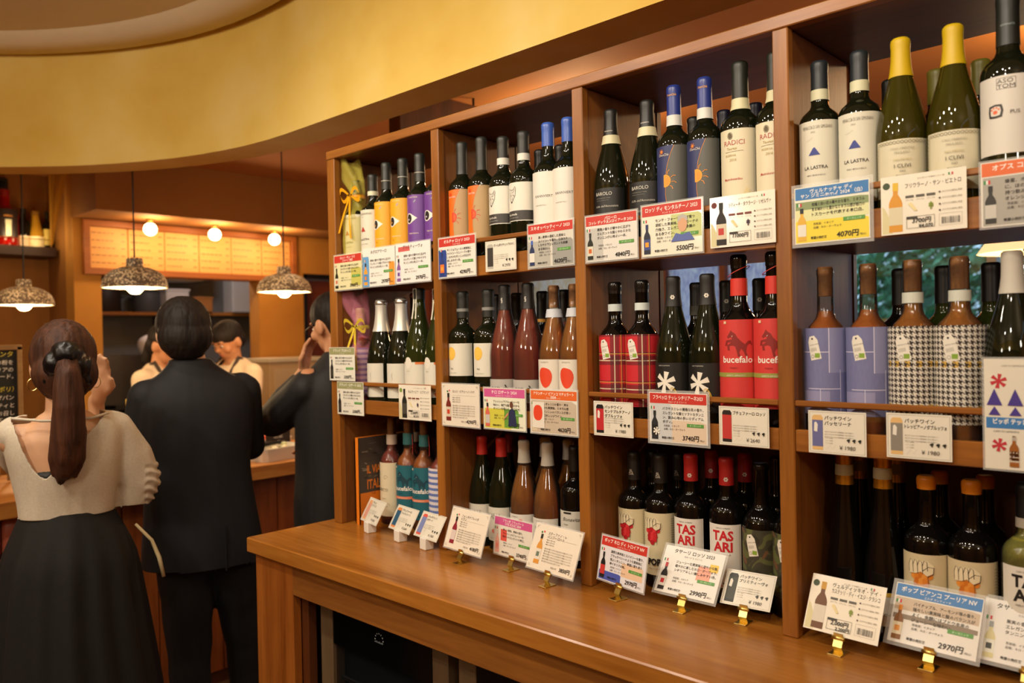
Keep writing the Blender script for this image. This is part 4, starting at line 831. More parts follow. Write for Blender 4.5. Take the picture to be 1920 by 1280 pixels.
def A_card(col, title, sub, body, price, mini, bgs=(), paper_='e9e6da', dark=False):
    def f(P, W, H):
        for b in bgs: P.poly([(b[0] * W + (b[2] - b[0]) * W * q[0], b[1] * H + (b[3] - b[1]) * H * q[1]) for q in ((0, 0), (1, 0), (1, .9), (.9, 1), (0, 1))], b[4])
        if col: P.rect(1.5, H * .78, W - 1.5, H - 1.5, col)
        tc = 'f6f2e8' if col else '2a2622'; two = len(title) > 1
        for i, q in enumerate(title): P.text(q, W / 2, H * (.885 - i * .075 if two else .865), H * (.082 if two else .10), tc, 'c', bold=.015, fit=W * .86)
        P.text(sub, W / 2, H * .80 if col else H * .79, H * .045, tc, 'c', fit=W * .5)
        flag(P, 4, H * .66, 9, 6); miniature(P, 13, 5, H * .58, *mini)
        for i, q in enumerate(body): P.text(q, W * .24, H * (.655 - i * .088), H * .068, '2a2622', bold=.008, fit=W * .70)
        P.rect(W * .66, H * .335, W * .94, H * .40, '5a9a44'); P.text('オーガニック', W * .80, H * .350, H * .042, 'e8f0d8', 'c', fit=W * .22)
        P.text('原産国：イタリア', W * .26, H * .32, H * .045, '3a362e', fit=W * .36); P.text('品種：ネロ・ダーヴォラ', W * .26, H * .255, H * .045, '3a362e', fit=W * .42)
        P.text('希望小売価格', W * .22, H * .075, H * .05, '1e1a18', bold=.02, fit=W * .22); P.text(price, W * .86, H * .07, H * .125, '1c1917', 'r', bold=.015, shear=.12, fit=W * .34); P.text('（税込）', W * .87, H * .07, H * .04, '3a362e', fit=W * .10)
    return f, paper_
def B_card(title, price, col, mini2):
    def f(P, W, H):
        P.frame(2.5, 2.5, W - 2.5, H - 2.5, .35, '6a665c'); x0, x1 = W * .07, W * .26
        P.poly([(x0, H * .08), (x1, H * .08), (x1, H * .84), (x1 - 3, H * .90), (x0 + 3, H * .90), (x0, H * .84)], mini2[1]); P.rect(x0, H * .16, x1, H * .78, col)
        if mini2[0]: P.poly([(x0 + 3, H * .52), (x0 + 9, H * .50), (x0 + 10, H * .68), (x0 + 7, H * .74), (x0 + 4, H * .72)], 'e8e4d6')
        for i, q in enumerate(title): P.text(q, W * .29, H * (.80 - i * .125), H * .105, '23201c', bold=.012, fit=W * .64)
        for i in range(3): P.text('辛口でさわやかな果実味のある味わい', W * .29, H * (.50 - i * .06), H * .04, '8a867c', fit=W * (.62 - .1 * (i == 2)))
        for i in range(3): P.text('ぶどう品種', W * .30, H * (.36 - i * .06), H * .035, 'a8a498', fit=W * .22)
        for k in range(3):
            for a, b in ((0, 0), (1.6, .9), (-1.6, .9), (0, 2), (.8, -1.6), (1.8, 2.4)): P.disc(W * (.70 + k * .095) + a, H * .33 + b, 1.3, '2a2c24', n=8)
        P.text(price, W * .82, H * .12, H * .13, '4a463e', 'r', shear=.1, fit=W * .38); P.line([(W * .32, H * .1), (W * .38, H * .2), (W * .43, H * .12), (W * .48, H * .22)], .3, 'b8b4a8')
    return f, 'e8e3d2'
def C_card(title, price, mini):
    def f(P, W, H):
        for sx, sy in ((0, 0), (1, 0), (0, 1), (1, 1)):
            x = 5 if not sx else W - 5; y = 5 if not sy else H - 5; d = -1 if sx else 1; e = -1 if sy else 1
            P.line([(x, y + e * 7), (x, y), (x + d * 7, y)], .4, '7a7466'); P.ring(x + d * 2.4, y + e * 2.4, 1.5, .4, '7a7466')
        P.disc(W * .16, H * .82, 2.6, '2f7a44'); P.disc(W * .21, H * .84, 2.4, 'd84a54'); miniature(P, W * .18, H * .12, H * .66, *mini)
        for i, q in enumerate(title): P.text(q, W * .30, H * (.80 - i * .075), H * .075, '4a443a', fit=W * .58, shear=.05)
        P.line([(W * .3, H * .73), (W * .92, H * .73)], .3, '8a8474')
        for i in range(3): P.text('●味わい豊かな赤', W * .30, H * (.665 - i * .05), H * .034, '6a6458', fit=W * .28)
        for i in range(6): P.text('華やかな香りとやわらかな口あたりが続くワインです。', W * .30, H * (.47 - i * .055), H * .043, '5a5448', fit=W * (.60 if i < 5 else .4))
        P.text('希望小売', W * .52, H * .10, H * .045, '6a6458'); P.text(price, W * .92, H * .085, H * .11, '1c1917', 'r', bold=.015, shear=.12, fit=W * .28)
    return f, 'ece2d0'
def D_card(title, price, mini, seal, y2=None):
    def f(P, W, H):
        P.disc(W * .07, H * .84, W * .045, seal); P.poly([(2, 2), (W * .14, 2), (W * .10, H * .3), (W * .05, H * .45), (2, H * .5)], 'd8cfa0'); miniature(P, W * .18, 4, H * .84, *mini)
        P.text('エレガントな味わいの一本', W * .60, H * .90, H * .035, '8a8474', 'c', fit=W * .4); flag(P, W * .80, H * .90, 7, 4)
        for i, q in enumerate(title): P.text(q, W * .30, H * (.77 - i * .10 if len(title) == 1 else .82 - i * .10), H * .095, '33302a', fit=W * .64)
        for k in range(3): P.rect(W * (.30 + k * .125), H * .60, W * (.40 + k * .125), H * .64, '7a3a34' if seal != '3a4a2c' else '5a564c'); P.text('ミディアム', W * (.35 + k * .125), H * .55, H * .032, '6a6458', 'c', fit=W * .09)
        for k in range(4): P.disc(W * .70, H * (.64 - k * .10), 1.5, '5a4a44'); P.text('おだやかな酸味と果実', W * .73, H * (.63 - k * .10), H * .035, '8a8474', fit=W * .22)
        for a, b in ((0, 0), (2, 1), (-2, 1), (0, 3), (2, 4), (-2, 4), (0, 6), (0, -3)): P.disc(W * .60 + a, H * .42 + b, 1.6, '8a9a3a' if seal == '3a4a2c' else '4a3a4a', n=8)
        P.poly([(W * .33, H * .50), (W * .37, H * .52), (W * .44, H * .38), (W * .41, H * .37)], 'e8d8a0')
        P.frame(W * .31, H * .08, W * .64, H * .28, .5, '3a362e'); P.rect(W * .31, H * .24, W * .44, H * .28, '3a362e'); P.text(price, W * .60, H * .17, H * .10, '1c1917', 'r', bold=.02, shear=.1, fit=W * .24)
        if y2: P.text(y2, W * .62, H * .085, H * .08, '1c1917', 'r', bold=.02, fit=W * .24)
        P.frame(W * .69, H * .08, W * .95, H * .28, .3, '8a8474'); rnd = random.Random(len(price))
        for k in range(18): P.rect(W * (.72 + k * .0115), H * .11, W * (.72 + k * .0115) + rnd.choice((.4, .8)), H * .22, '2a2622')
    return f, 'efe8d6'
ACR = mat('clear_acrylic', 'f4f4f0', .08, Alpha=.22)
def card(lb, x, z, w_, h, design, y=-.004, roll=0, lean=0, yaw=0, clip=None, edge=.003, lam=True):
    f, paper_ = design; t = thing('price_card', lb, 'price card', (x, y, z), 0)
    t.rotation_euler = (Matrix.Rotation(math.radians(yaw), 3, 'Z') @ Matrix.Rotation(-math.radians(lean), 3, 'X') @ Matrix.Rotation(-math.radians(roll), 3, 'Y')).to_euler()
    o = 0 if clip else -h / 2
    box('card_sheet', mat('card_paper_' + paper_, paper_, .5, Coat_Weight=.8, Coat_Roughness=.12), t, -w_ / 2, w_ / 2, -.0008, 0, o, o + h, c=0)
    if lam: box('laminate_edge', ACR, t, -w_ / 2 - edge, w_ / 2 + edge, -.0004, .0002, o - edge, o + h + edge, c=0)
    P = Print(); f(P, w_ * 1000, h * 1000); P.flat('print', t, Matrix.Translation((-w_ / 2, -.0008, o)) @ Matrix.Rotation(PI / 2, 4, 'X'))
    if clip:
        c = thing('card_clip', ('small gold metal clip stand holding the ' if clip[0] == 'g' else 'small white block stand holding the ') + clip[1:], 'card clip', (x, y, TOPZ), math.radians(yaw)); hz = z - TOPZ
        if clip[0] == 'g':
            MB().box(-.012, .012, -.022, .012, 0, .0022, c=.0005).build('foot', GOLD, c)
            mb = MB(); vs = []
            for q in ((-.004, .002), (-.010, .012), (-.004, hz * .8), (-.0045, hz + .006)): vs += [(-.008, q[0], q[1]), (.008, q[0], q[1]), (-.008, q[0] + .0015, q[1]), (.008, q[0] + .0015, q[1])]
            mb.add(vs, [(4 * i, 4 * i + 1, 4 * i + 5, 4 * i + 4) for i in range(3)] + [(4 * i + 2, 4 * i + 3, 4 * i + 7, 4 * i + 6) for i in range(3)]); mb.build('bracket', GOLD, c)
            MB().tube([(-.011, -.004, hz - .002), (.011, -.004, hz - .002)], .0032, 8).build('jaw', GOLD, c, smooth=True)
        else: MB().box(-.014, .014, -.008, .020, 0, hz + .004, c=.002).build('block', WHITE, c)
    return t
R_, O_, PK, BL = 'c8372c', 'e0682c', 'd05a94', '3a7ab8'
std = ['果実の香りが華やかに広がり', 'エレガントな酸とやわらかな', 'タンニンが心地よい一本。']
grapes_bg = [(.60, .28, .99, .64, 'd8c850'), (.70, .40, .99, .7, '8aa84a')]
M_dark = ('1f2416', '2a2622', 'd8d2be', 'c8642c')
card('red-header price card under the yellow gift wrap', -1.985, 1.710, .139, .104, A_card(R_, ['ロッソ・サン・ジミ', 'ニャーノ 2022'], '', std, '3960円', M_dark, [(.62, .1, .98, .6, 'c8c060')], 'e6dfae'))
card('price card with blue bottle picture under the yellow eye labels', -1.835, 1.714, .148, .108, A_card(None, ['ネグロアマーロ'], '', std, '2970円', ('f0a030', '2a2622', '4a8ac0', 'e8842c'), [(.0, .0, .2, .8, '6aa0d0'), (.82, 0, .99, .6, 'e89a3c')], 'efece2'))
card('pale red-header price card under the purple eye labels', -1.684, 1.715, .146, .108, A_card(None, ['プリミティーヴォ'], '', std, '2970円', ('8a5a9a', '2a2622', 'd8d2e2', '6f3f94'), [(.08, .80, .42, .92, 'd0605a')], 'efece6'))
card('red-header card priced 4290 under the orange sun labels', -1.508, 1.716, .138, .103, A_card(R_, ['オルチャ ロッソ 2023'], 'ドンナ オルガ', ['サンジョヴェーゼの果実味に', 'スパイシーさとハーブの香り', 'しなやかなタンニンが広がる', '親しみやすい赤。'], '4290円', ('2a3a7a', '23306a', 'e8762c', 'f0a040'), [(.0, .02, .22, .7, '2c4690')]))
card('small white card under the fox labels', -1.352, 1.706, .104, .074, B_card(['ヴァルポリチェッラDOC'], '¥ 2970', '3a3632', (0, 'b8b4a8')), lam=False)
card('red-header card priced 4620 under the plain white labels', -1.193, 1.718, .137, .101, A_card(R_, ['スキオッペッティーノ 2023'], 'カンヴィエト', ['黒い果実の凝縮した風味と', 'スパイシーな香り。口あたり', 'しなやかでエレガントな余韻', 'ある味わい。'], '4620円', ('26305a', '3f62b8', 'e0dcd0', None), [(.55, .02, .99, .6, '9a9a94'), (.0, .02, .5, .6, 'b4b2a8')], 'd8d4c8'))
card('red-header card with glare under the black-labelled bottles', -1.022, 1.718, .136, .100, A_card(R_, ['バローロ', 'コッレ デッラヌンツィアータ 2020'], 'ガリアルド', std, '4840円', M_dark, [(.0, .02, .35, .72, 'c0bfb8')], 'e2dfd6'))
def mont(P, W, H):
    A_card(R_, ['ロッソ ディ モンタルチーノ 2023'], 'ドンナ ディ パッソ', ['モンテ・フォーリの丘で育つ', '凝縮した果実味、トスカーナの', '力強さ、エレガントな余韻の', 'ある赤ワイン。'], '5500円', ('23283a', '2c3462', '3c4a86', 'f0a028'), [(.5, .30, .99, .76, 'c8cf8a')])[0](P, W, H)
    P.disc(W * .69, H * .56, W * .075, 'd8a680', H * .15); P.poly([(W * .61, H * .60), (W * .62, H * .72), (W * .70, H * .75), (W * .77, H * .70), (W * .77, H * .60), (W * .70, H * .68)], 'b8b4ac'); P.poly([(W * .50, H * .24), (W * .58, H * .40), (W * .68, H * .36), (W * .80, H * .40), (W * .88, H * .24)], '5a6aa8')
card('red-header card with a grey-haired portrait priced 5500', -.872, 1.720, .141, .105, (mont, 'e9e6d2'))
card('cream information card with wine-red seal and barcode', -.718, 1.720, .133, .097, D_card(['ラディーチ・タウラージ・リゼルヴァ'], '11000円', ('241c18', '23251c', 'd8ccb0', 'c03a34'), '6a2420'), lam=False)
def verna(P, W, H):
    A_card(BL, ['ヴェルナッチャ ディ', 'サン ジミニャーノ 2024 （白）'], 'ラ ラストラ', ['柑橘と白い花の華やかな香り、ミネラル', 'ある味わいと豊かなミネラル感が魅力の', 'トスカーナを代表する辛口白。'], '4070円', ('e0b040', '20272c', 'e4e0d4', None), [(0.012, .02, .988, .40, 'ecd43c'), (.012, .40, .988, .62, 'dfe0a8'), (.012, .60, .988, .74, '8a9a6a')])[0](P, W, H)
card('blue-and-yellow card priced 4070 under the blue-triangle labels', -.550, 1.713, .130, .100, (verna, 'ecebda'), edge=.006)
card('cream information card with golden bottle picture', -.403, 1.712, .128, .096, D_card(['フリウラーノ・サン・ピエトロ'], '3700円', ('d8962c', 'e0b830', 'd8cfae', None), '3a4a2c', '¥4,070'), lam=False)
card('orange-header card with grey bottle photo at the top right edge', -.252, 1.711, .135, .099, A_card(O_, ['オプス コルテーゼ 2022'], 'アソトム', ['蜂蜜、オレンジの皮の香り', 'に、ほのかなタンニンを', '持つ飲みごたえのある', 'オレンジワイン。'], '4290円', ('2c2c26', '22221e', 'c8c4ba', None), [(.02, .02, .98, .76, 'a8a49a')], 'e4dfd2'))
OL = '9a9a6a'
card('olive-header card fixed to the end post, upper of the two', -2.022, 1.436, .131, .100, A_card(OL, ['グラッパ プロセッコ'], 'カンティーナ', std, '3300円', ('1c1a18', '1c1a18', '3a362e', None), [], 'ebe8d8'), y=-.006, lam=False)
card('olive-header card fixed to the end post, lower of the two', -1.986, 1.334, .133, .098, A_card(OL, ['グラッパ・ロザート 2023'], 'カンティーナ', std, '3300円', ('1c1a18', '1c1a18', '3a362e', None), [], 'ebe8d8'), lam=False)
card('cream information card standing out under the sparkling bottles', -1.688, 1.334, .136, .095, D_card(['マルヴァジア・スプマンテ'], '2,100円', ('22241c', '1c1a18', '4a463e', None), '7a9a3c', '¥2,310'), lam=False)
card('cream card with corner ornaments under the yellow ring labels', -1.506, 1.335, .139, .108, C_card(['ロッソ・ピチェーノ / パイ'], '4290円', ('7a2a20', '1c1a18', 'd8c8b0', 'c8442c')))
def cirocard(P, W, H):
    A_card(PK, ['チロ ロザート 2024'], 'カンティーナ・イッポリート', ['フレッシュでフルーティーな', '味わい。綺麗な酸とほのかな', 'タンニンを感じる、辛口ロゼ。'], '4510円', ('d86a5a', '1e1c1a', 'c8c0b8', None), [(.02, .02, .66, .5, 'd2cc4a'), (.5, .05, .84, .5, '6a9a3c')])[0](P, W, H)
    P.poly([(W * .60, H * .10), (W * .62, H * .46), (W * .68, H * .52), (W * .76, H * .48), (W * .80, H * .10)], '2a3050'); P.disc(W * .68, H * .61, W * .04, '6a4230', H * .08); P.poly([(W * .46, H * .2), (W * .60, H * .36), (W * .62, H * .44), (W * .56, H * .38)], 'c8906a')
card('pink-header card with a man in navy priced 4510', -1.350, 1.333, .140, .100, (cirocard, 'ecebd4'))
def aran(P, W, H):
    A_card(O_, ['アランチーノ ビアンコ マチェラート', '2024'], 'カルーゾ エ ミニーニ', ['The オレンジの香り！渋み', '豊かな果実味。ミネラル感', 'とタンニンのバランスが良い', '辛口オレンジワイン。'], '4620円', ('d8c8a8', 'c8b088', 'e0dacc', None), [(.02, .02, .98, .76, 'c8b8a2')])[0](P, W, H); pts = [(W * .17 + W * .10 * math.cos(a), H * .47 + H * .20 * math.sin(a) * (1 + .1 * math.cos(2 * a))) for a in [2 * PI * i / 20 for i in range(20)]]; P.rect(W * .05, H * .12, W * .31, H * .72, 'e6dfd0'); P.poly(pts, 'e2482a')
card('orange-header card with big red-orange oval', -1.193, 1.333, .141, .101, (aran, 'e9e4d8'))
card('white card with red tartan bottle picture', -1.025, 1.327, .104, .075, B_card(['パッチワイン', 'モンテプルチアーノ', 'ダブルッツォ'], '¥ 1980', 'c02a30', (1, '1c1a18')), lam=False)
def frapcard(P, W, H):
    A_card(R_, ['フラペッロ テッレ シチリアーネ2023'], 'カルーゾ エ ミニーニ', ['バラやスミレの優雅な花の香り。', 'エレガントな酸とソフトなタンニ', 'ン、飲み心地の良いミディアム', 'ボディ。'], '3740円', ('2a2c30', '23241f', '1e1e1e', None), [(.02, .02, .98, .45, 'e0cbb2'), (.02, .02, .4, .78, 'cdd0d0')])[0](P, W, H); aster('efe9da', P, W * .13, H * .22, 8)
card('orange-red header card with white star bottle priced 3740', -.865, 1.338, .134, .101, (frapcard, 'ebe6da'), edge=.005)
card('white card with plain red bottle picture priced 2640', -.722, 1.330, .102, .074, B_card(['ブチェファーロ ロッソ'], '¥ 2640', 'c23a34', (0, '2a201c')), lam=False)
card('white card with denim bottle picture', -.547, 1.330, .100, .075, B_card(['パッチワイン', 'パッセリーナ'], '¥ 1980', '6a6c9c', (1, 'e0b878')), lam=False)
card('white card with checked bottle picture', -.415, 1.333, .099, .074, B_card(['パッチワイン', 'トレッビアーノダブルッツォ'], '¥ 1980', '8a8478', (1, 'e0b878')), lam=False)
def pipcard(P, W, H):
    P.rect(W * .02, H * .37, W * .98, H * .47, BL); P.text('ピッポ テッレ シチリアーネ', W * .10, H * .415, 9, 'f2f0e8', bold=.03, fit=W * .8); P.text('カルーゾ エ ミニーニ', W * .5, H * .385, 4.5, 'f2f0e8', fit=W * .4)
    P.text('CARUSO&MININI', W * .2, H * .93, 4, '8a8474'); P.text('CARUSO&MININI', W * .1, H * .335, 4.5, '6a665c')
    for y0, s in ((.80, 11), (.22, 10)): aster('c02c38', P, W * .17, H * y0, s)
    for i, x in enumerate((.12, .36, .62)): P.poly([(W * (x - .09), H * .58), (W * (x + .09), H * .58), (W * x, H * .73)], '46378c'); P.poly([(W * (x - .07), H * .49), (W * (x + .07), H * .49), (W * x, H * .57)], '46378c')
    for y0 in (.9, .30):
        for i in range(7): P.disc(W * (.62 + .05 * (i % 2) - i * .02), H * (y0 - i * .028), 2.8, '2a2622', 1.8)
        P.line([(W * .64, H * y0), (W * .48, H * (y0 - .2))], .5, '2a2622')
    miniature(P, W * .34, H * .03, H * .28, '9a5a1c', 'c8c2b4', 'dcd6c4', '46378c'); P.text('希望小売価格', W * .55, H * .04, 5, '1e1a18', bold=.03)
card('large card with purple triangles and blue band at the right edge', -.262, 1.376, .115, .168, (pipcard, 'e4dfce'))
# standing cards on the counter
card('small white card with pink bottle by the orange book', -1.898, .978, .112, .071, B_card(['グレコ', 'ビアンコ'], '¥ 2640', 'd89a84', (0, 'e0a878')), y=-.014, yaw=-12.9, lean=30, clip='wcard by the orange book', lam=False)
card('small white card with teal bottle before the teal horse labels', -1.748, .978, .115, .070, B_card(['ブチェファーロ', 'アッパッシート'], '¥ 2640', '2c5a78', (0, 'e08a4c')), y=-.022, yaw=-9.3, lean=30, clip='wcard before the teal horse labels', lam=False)
card('small white card with blue stripes half behind the second post', -1.628, .978, .112, .070, B_card(['パッチワイン', 'ロザート'], '¥ 1980', '7a86b8', (0, 'd85a4c')), y=-.030, yaw=-8, lean=30, clip='wblue-striped card at the second post', lam=False)
card('cream ornamented card priced 4180 standing before the front red caps', -1.459, .978, .150, .102, C_card(['フォンタナフレッダ', 'ピアノ'], '4180円', ('8a2030', '1c1a18', 'd8c8c0', None)), y=-.054, yaw=-5.8, lean=19.5, clip='gcream card priced 4180')
card('pink-header card priced 3740 before the flamingo bottles', -1.322, .978, .137, .092, A_card(PK, ['フラッポ フラッパート', 'ロゼ モルビ 2024'], 'カルーゾ エ ミニーニ', ['美しい桜色。果実の香り、', 'フレッシュ＆ジューシーな', '味わいのエレガントな辛口。'], '3740円', ('f0b8a8', 'dcd8ca', 'e8a498', 'ee8a78'), [(.18, .38, .34, .68, 'e0584c')]), y=-.016, yaw=-5, lean=4, clip='gpink-header card')
card('cream ornamented card priced 3850 half behind the third post', -1.176, .978, .150, .102, C_card(['ステーファノ・レ', 'バンブー ロート'], '3850円', ('d8963c', '2a2a24', 'e0d8c8', '6a7a6a')), y=-.052, yaw=-6, lean=22, clip='gcream card half behind the third post')
card('red-header card with blue stripes on its picture', -1.002, .978, .139, .094, A_card(R_, ['ポップ ネロ ディ トロイア NV'], 'エルダ カンティーネ', ['濃厚な果実味とスパイシーな香り。', 'ブラックベリーのような果実味に', '程よいタンニン。南国に寄り添う', '南イタリアの味。'], '2970円', ('1c1a18', '24221f', 'c83a34', None), [(.02, .02, .5, .22, '4a5ab0'), (.5, .2, .95, .5, 'e8c8a8')], 'e6e6ea'), y=-.024, yaw=-10.5, lean=11, clip='gred-header card with blue-striped picture')
card('white card priced 2990 before the big red-lettered labels', -.862, .978, .138, .099, A_card(None, ['タサーリ ロッソ 2023'], 'カルーゾ エ ミニーニ', ['ジューシーな果実味と爽やかな酸。', '軽やかに楽しむネロ・ダーヴォラ。', 'シチリアらしい親しみやすい赤。'], '2990円', ('26201e', 'c02a28', 'e4e0d4', 'c8242c'), [(.62, .38, .84, .68, 'f2a890'), (.80, .60, .94, .76, 'f0c84a')], 'f0eee6'), y=-.002, yaw=-.7, lean=33, roll=.5, clip='gwhite card priced 2990', edge=.005)
card('small white card with camouflage picture', -.739, .978, .101, .071, B_card(['パッチワイン', 'プリミティーヴォ'], '¥ 1980', '3c3c2e', (1, '2a2a22')), y=.018, yaw=3, lean=36, roll=1, clip='gsmall camouflage card', lam=False)
card('cream information card with barcode standing near the amphora bottles', -.546, .978, .131, .098, D_card(['ヴェルディッキオ・デイ・', 'カステッリ・ディ・イエジ・クラシコ'], '2,000円', ('6a4018', 'c8962c', 'd8d0c0', None), '3a4a2c', '2,200円'), y=-.012, yaw=-3, lean=27, clip='gcream information card with barcode', lam=False)
card('blue-header card priced 2970 before the orange grape fists', -.411, .978, .137, .101, A_card(BL, ['ポップ ビアンコ プーリア NV'], 'エルダ カンティーネ', ['パイナップル、アーモンド等の香り。', '瑞々しい果実味と酸のバランスが', 'よく、余韻にはブドウ本来の', 'ジューシーな味わい。'], '2970円', ('8a5a28', 'e08a1c', 'e4d8b8', 'e0943c'), [(.02, .55, .98, .76, 'c8b49a'), (.02, .40, .98, .48, '8a7a66')], 'e8e4da'), y=.022, yaw=-3, lean=30, clip='gblue-header card', edge=.006)
card('white card with pale bottle picture at the lower right corner', -.275, .978, .138, .099, A_card(None, ['タサーリ ビアンコ 2023'], 'カルーゾ エ ミニーニ', std, '2990円', ('d8cf9a', '9aa0a0', 'e4e4d4', '3a3a34'), [], 'ebe9e2'), y=.035, yaw=-2, lean=30, clip='gwhite card at the lower right corner', edge=.006)
# ---------------------------------------------------------------- service counter and kitchen side
cnt = thing('service_counter', 'long wooden service counter with food trays in front of the kitchen', 'counter', (0, 0, 0))
box('counter_top', W_BAR, cnt, -4.0, -3.30, -3.2, 1.9, .885, .95, c=.004)
box('counter_body', W_DARK, cnt, -3.95, -3.40, -3.15, 1.85, 0, .885, c=0)
y = -.42; k = 0
while y < 1.84: box('front_board', W_PANEL, cnt, -3.40, -3.375 - .004 * (k % 2), y, min(y + .135, 1.85), .06, .88, c=.003); y += .139; k += 1
PINK = noisy('pink_leather', [(.3, 'b8604c'), (.7, 'c67058')], 30, .38, bmp=.05); STI = ink('e0a890')
qm = shared('quilt', lambda: mesh_of(MB().box(0, .03, .002, .148, .002, .148, c=.012), 'quilt_square', PINK, angle=None))
for r in range(6):
    for c in range(9):
        o = obj('quilt_square', qm, cnt); o.location = (-3.395, -.42 - .15 * (c + 1), .885 - .147 * (r + 1))
def disp(P, w_, h): pass
# pendant lamps
TERR = mat('terrazzo_shade', None, .55)
_b = TERR.node_tree.nodes['Principled BSDF']; _tc2 = N(TERR, 'ShaderNodeTexCoord'); _vo = N(TERR, 'ShaderNodeTexVoronoi'); _vo.inputs['Scale'].default_value = 150
L(TERR, _tc2.outputs['Object'], _vo.inputs['Vector']); _sp = N(TERR, 'ShaderNodeSeparateColor'); L(TERR, _vo.outputs['Color'], _sp.inputs[0])
L(TERR, ramp(TERR, _sp.outputs[0], [(.30, '5c4a38'), (.34, '8a7458'), (.66, '6a5642'), (.70, 'e0c8a0')]), _b.inputs['Base Color'])
SHW = mat('shade_inside_white', 'f2e8d6', .6)
for x, y, zr, lb in ((-3.67, .042, 1.757, 'speckled stone dome pendant lamp hanging in front of the menu board'), (-3.67, .787, 1.757, 'speckled stone dome pendant lamp nearest the wine shelf'), (-4.6, -.143, 1.715, 'speckled stone dome pendant lamp at the left edge above the ponytail')):
    t = thing('pendant_lamp', lb, 'lamp', (x, y, zr))
    pr = [(.137, 0), (.1365, .010), (.131, .034), (.117, .058), (.092, .078), (.058, .091), (.036, .095)]
    MB().lathe(pr + [(.034, .093)] + [(max(r - .006, .02), z - .004) for r, z in pr[::-1][1:-1]] + [(.131, 0), (.137, 0)], 36, close=False).build('lamp_shade', TERR, t, smooth=True)
    MB().lathe([(.128, .002), (.124, .028), (.109, .052), (.085, .070), (.053, .083), (.0, .086)], 36, close=False).build('shade_lining', SHW, t, smooth=True)
    MB().lathe([(.0, .132), (.030, .132), (.034, .128), (.036, .095), (.0, .095)], 24).build('socket_cap', TERR, t, smooth=True, angle=40)
    MB().tube([(0, 0, .132), (0, 0, 2.69 - zr)], .0035, 8).build('cord', BLACK, t)
    MB().lathe([(0, -.028), (.018, -.025), (.032, -.012), (.038, .005), (.034, .022), (.02, .038), (.014, .06), (0, .06)], 20).build('bulb', emit('pendant_bulb', 'ffd9a0', 14), t, smooth=True)
    light('pendant_light', 'POINT', (x, y, zr - .06), 11, (1, .70, .38), .04)
# menu board, bulbs on the bulkhead
mbd = thing('menu_board', 'wide wooden framed menu board with six amber panels above the kitchen hatch', 'menu board', (XW, 0, 0)); FRW = wood('menu_frame_wood', '8a4a18', 'a86026', 'y', .4)
y0, y1, z0, z1 = .50, 2.085, 1.975, 2.338
box('frame', FRW, mbd, .004, .05, y0, y1, z1 - .042, z1); box('frame', FRW, mbd, .004, .05, y0, y1, z0, z0 + .042)
box('frame', FRW, mbd, .004, .05, y0, y0 + .04, z0 + .042, z1 - .042); box('frame', FRW, mbd, .004, .05, y1 - .04, y1, z0 + .042, z1 - .042)
pw = (y1 - y0 - .08) / 6
for i in range(6):
    a = y0 + .04 + pw * i; o = box('menu_panel', mat('amber_panel', 'e0a860', .6), mbd, .004, .02, a + .003, a + pw - .003, z0 + .044, z1 - .044)
    P = Print(); rnd = random.Random(i)
    for r in range(5):
        zz = z1 - .085 - r * .05; P.rect(a * 1000 + 8, zz * 1000 - 14, (a + pw) * 1000 - 8, zz * 1000 - 13, 'b07a34'); x = a * 1000 + 16
        for q in range(5): wl = rnd.uniform(10, 34); P.rect(x, zz * 1000, min(x + wl, (a + pw) * 1000 - 60), zz * 1000 + 6, '8a5820') if x < (a + pw) * 1000 - 75 else None; x += wl + 7
        P.rect((a + pw) * 1000 - 45, zz * 1000, (a + pw) * 1000 - 18, zz * 1000 + 6, '8a5820')
    P.flat('menu_print', o, Matrix.Translation((.02, 0, 0)) @ Matrix(((0, 0, 1, 0), (1, 0, 0, 0), (0, 1, 0, 0), (0, 0, 0, 1))))
for y, lb in ((.858, 'bare globe bulb over the left part of the menu board'), (1.312, 'bare globe bulb over the middle of the menu board'), (1.785, 'bare globe bulb over the right part of the menu board')):
    t = thing('globe_bulb', lb, 'bulb', (-5.47, y, 2.345))
    MB().lathe([(0, 0), (.026, 0), (.026, -.012), (.019, -.02), (.019, -.034), (0, -.034)], 20).build('socket', mat('brass_dull', '8a6428', .4, .6), t, smooth=True, angle=40)
    MB().sphere((0, 0, -.068), .043, 20, 14).build('bulb', emit('globe_bulb_glow', 'ffd49a', 16), t, smooth=True); light('globe_bulb_light', 'POINT', (-5.40, y, 2.24), 6.5, (1, .68, .34), .05)
light('kitchen_light', 'POINT', (-6.35, 1.6, 2.5), 26, (.95, .96, 1), .15)
t = thing('ceiling_downlight', 'small recessed downlight in the orange ceiling by the shelf end', 'spotlight', (-4.62, 1.12, 2.69)); MB().lathe([(.032, -.004), (.045, -.006), (.047, .003), (.032, .003)], 20, close=False).build('trim_ring', DL, t, smooth=True)
MB().lathe([(0, -.002), (.03, -.002)], 16, close=False).build('lens', mat('downlight_lens', 'b8c0d0', .2), t)
light('downlight', 'SPOT', (-4.3, 1.3, 2.66), 30, (1, .72, .42), .03, (-4.3, 1.3, 0), 120, .8); light('downlight', 'SPOT', (-4.3, -.6, 2.66), 22, (1, .72, .42), .03, (-4.0, -.6, 0), 120, .8); light('downlight', 'SPOT', (-3.35, .95, 2.66), 18, (1, .72, .42), .03, (-3.5, .7, 0), 100, .8)
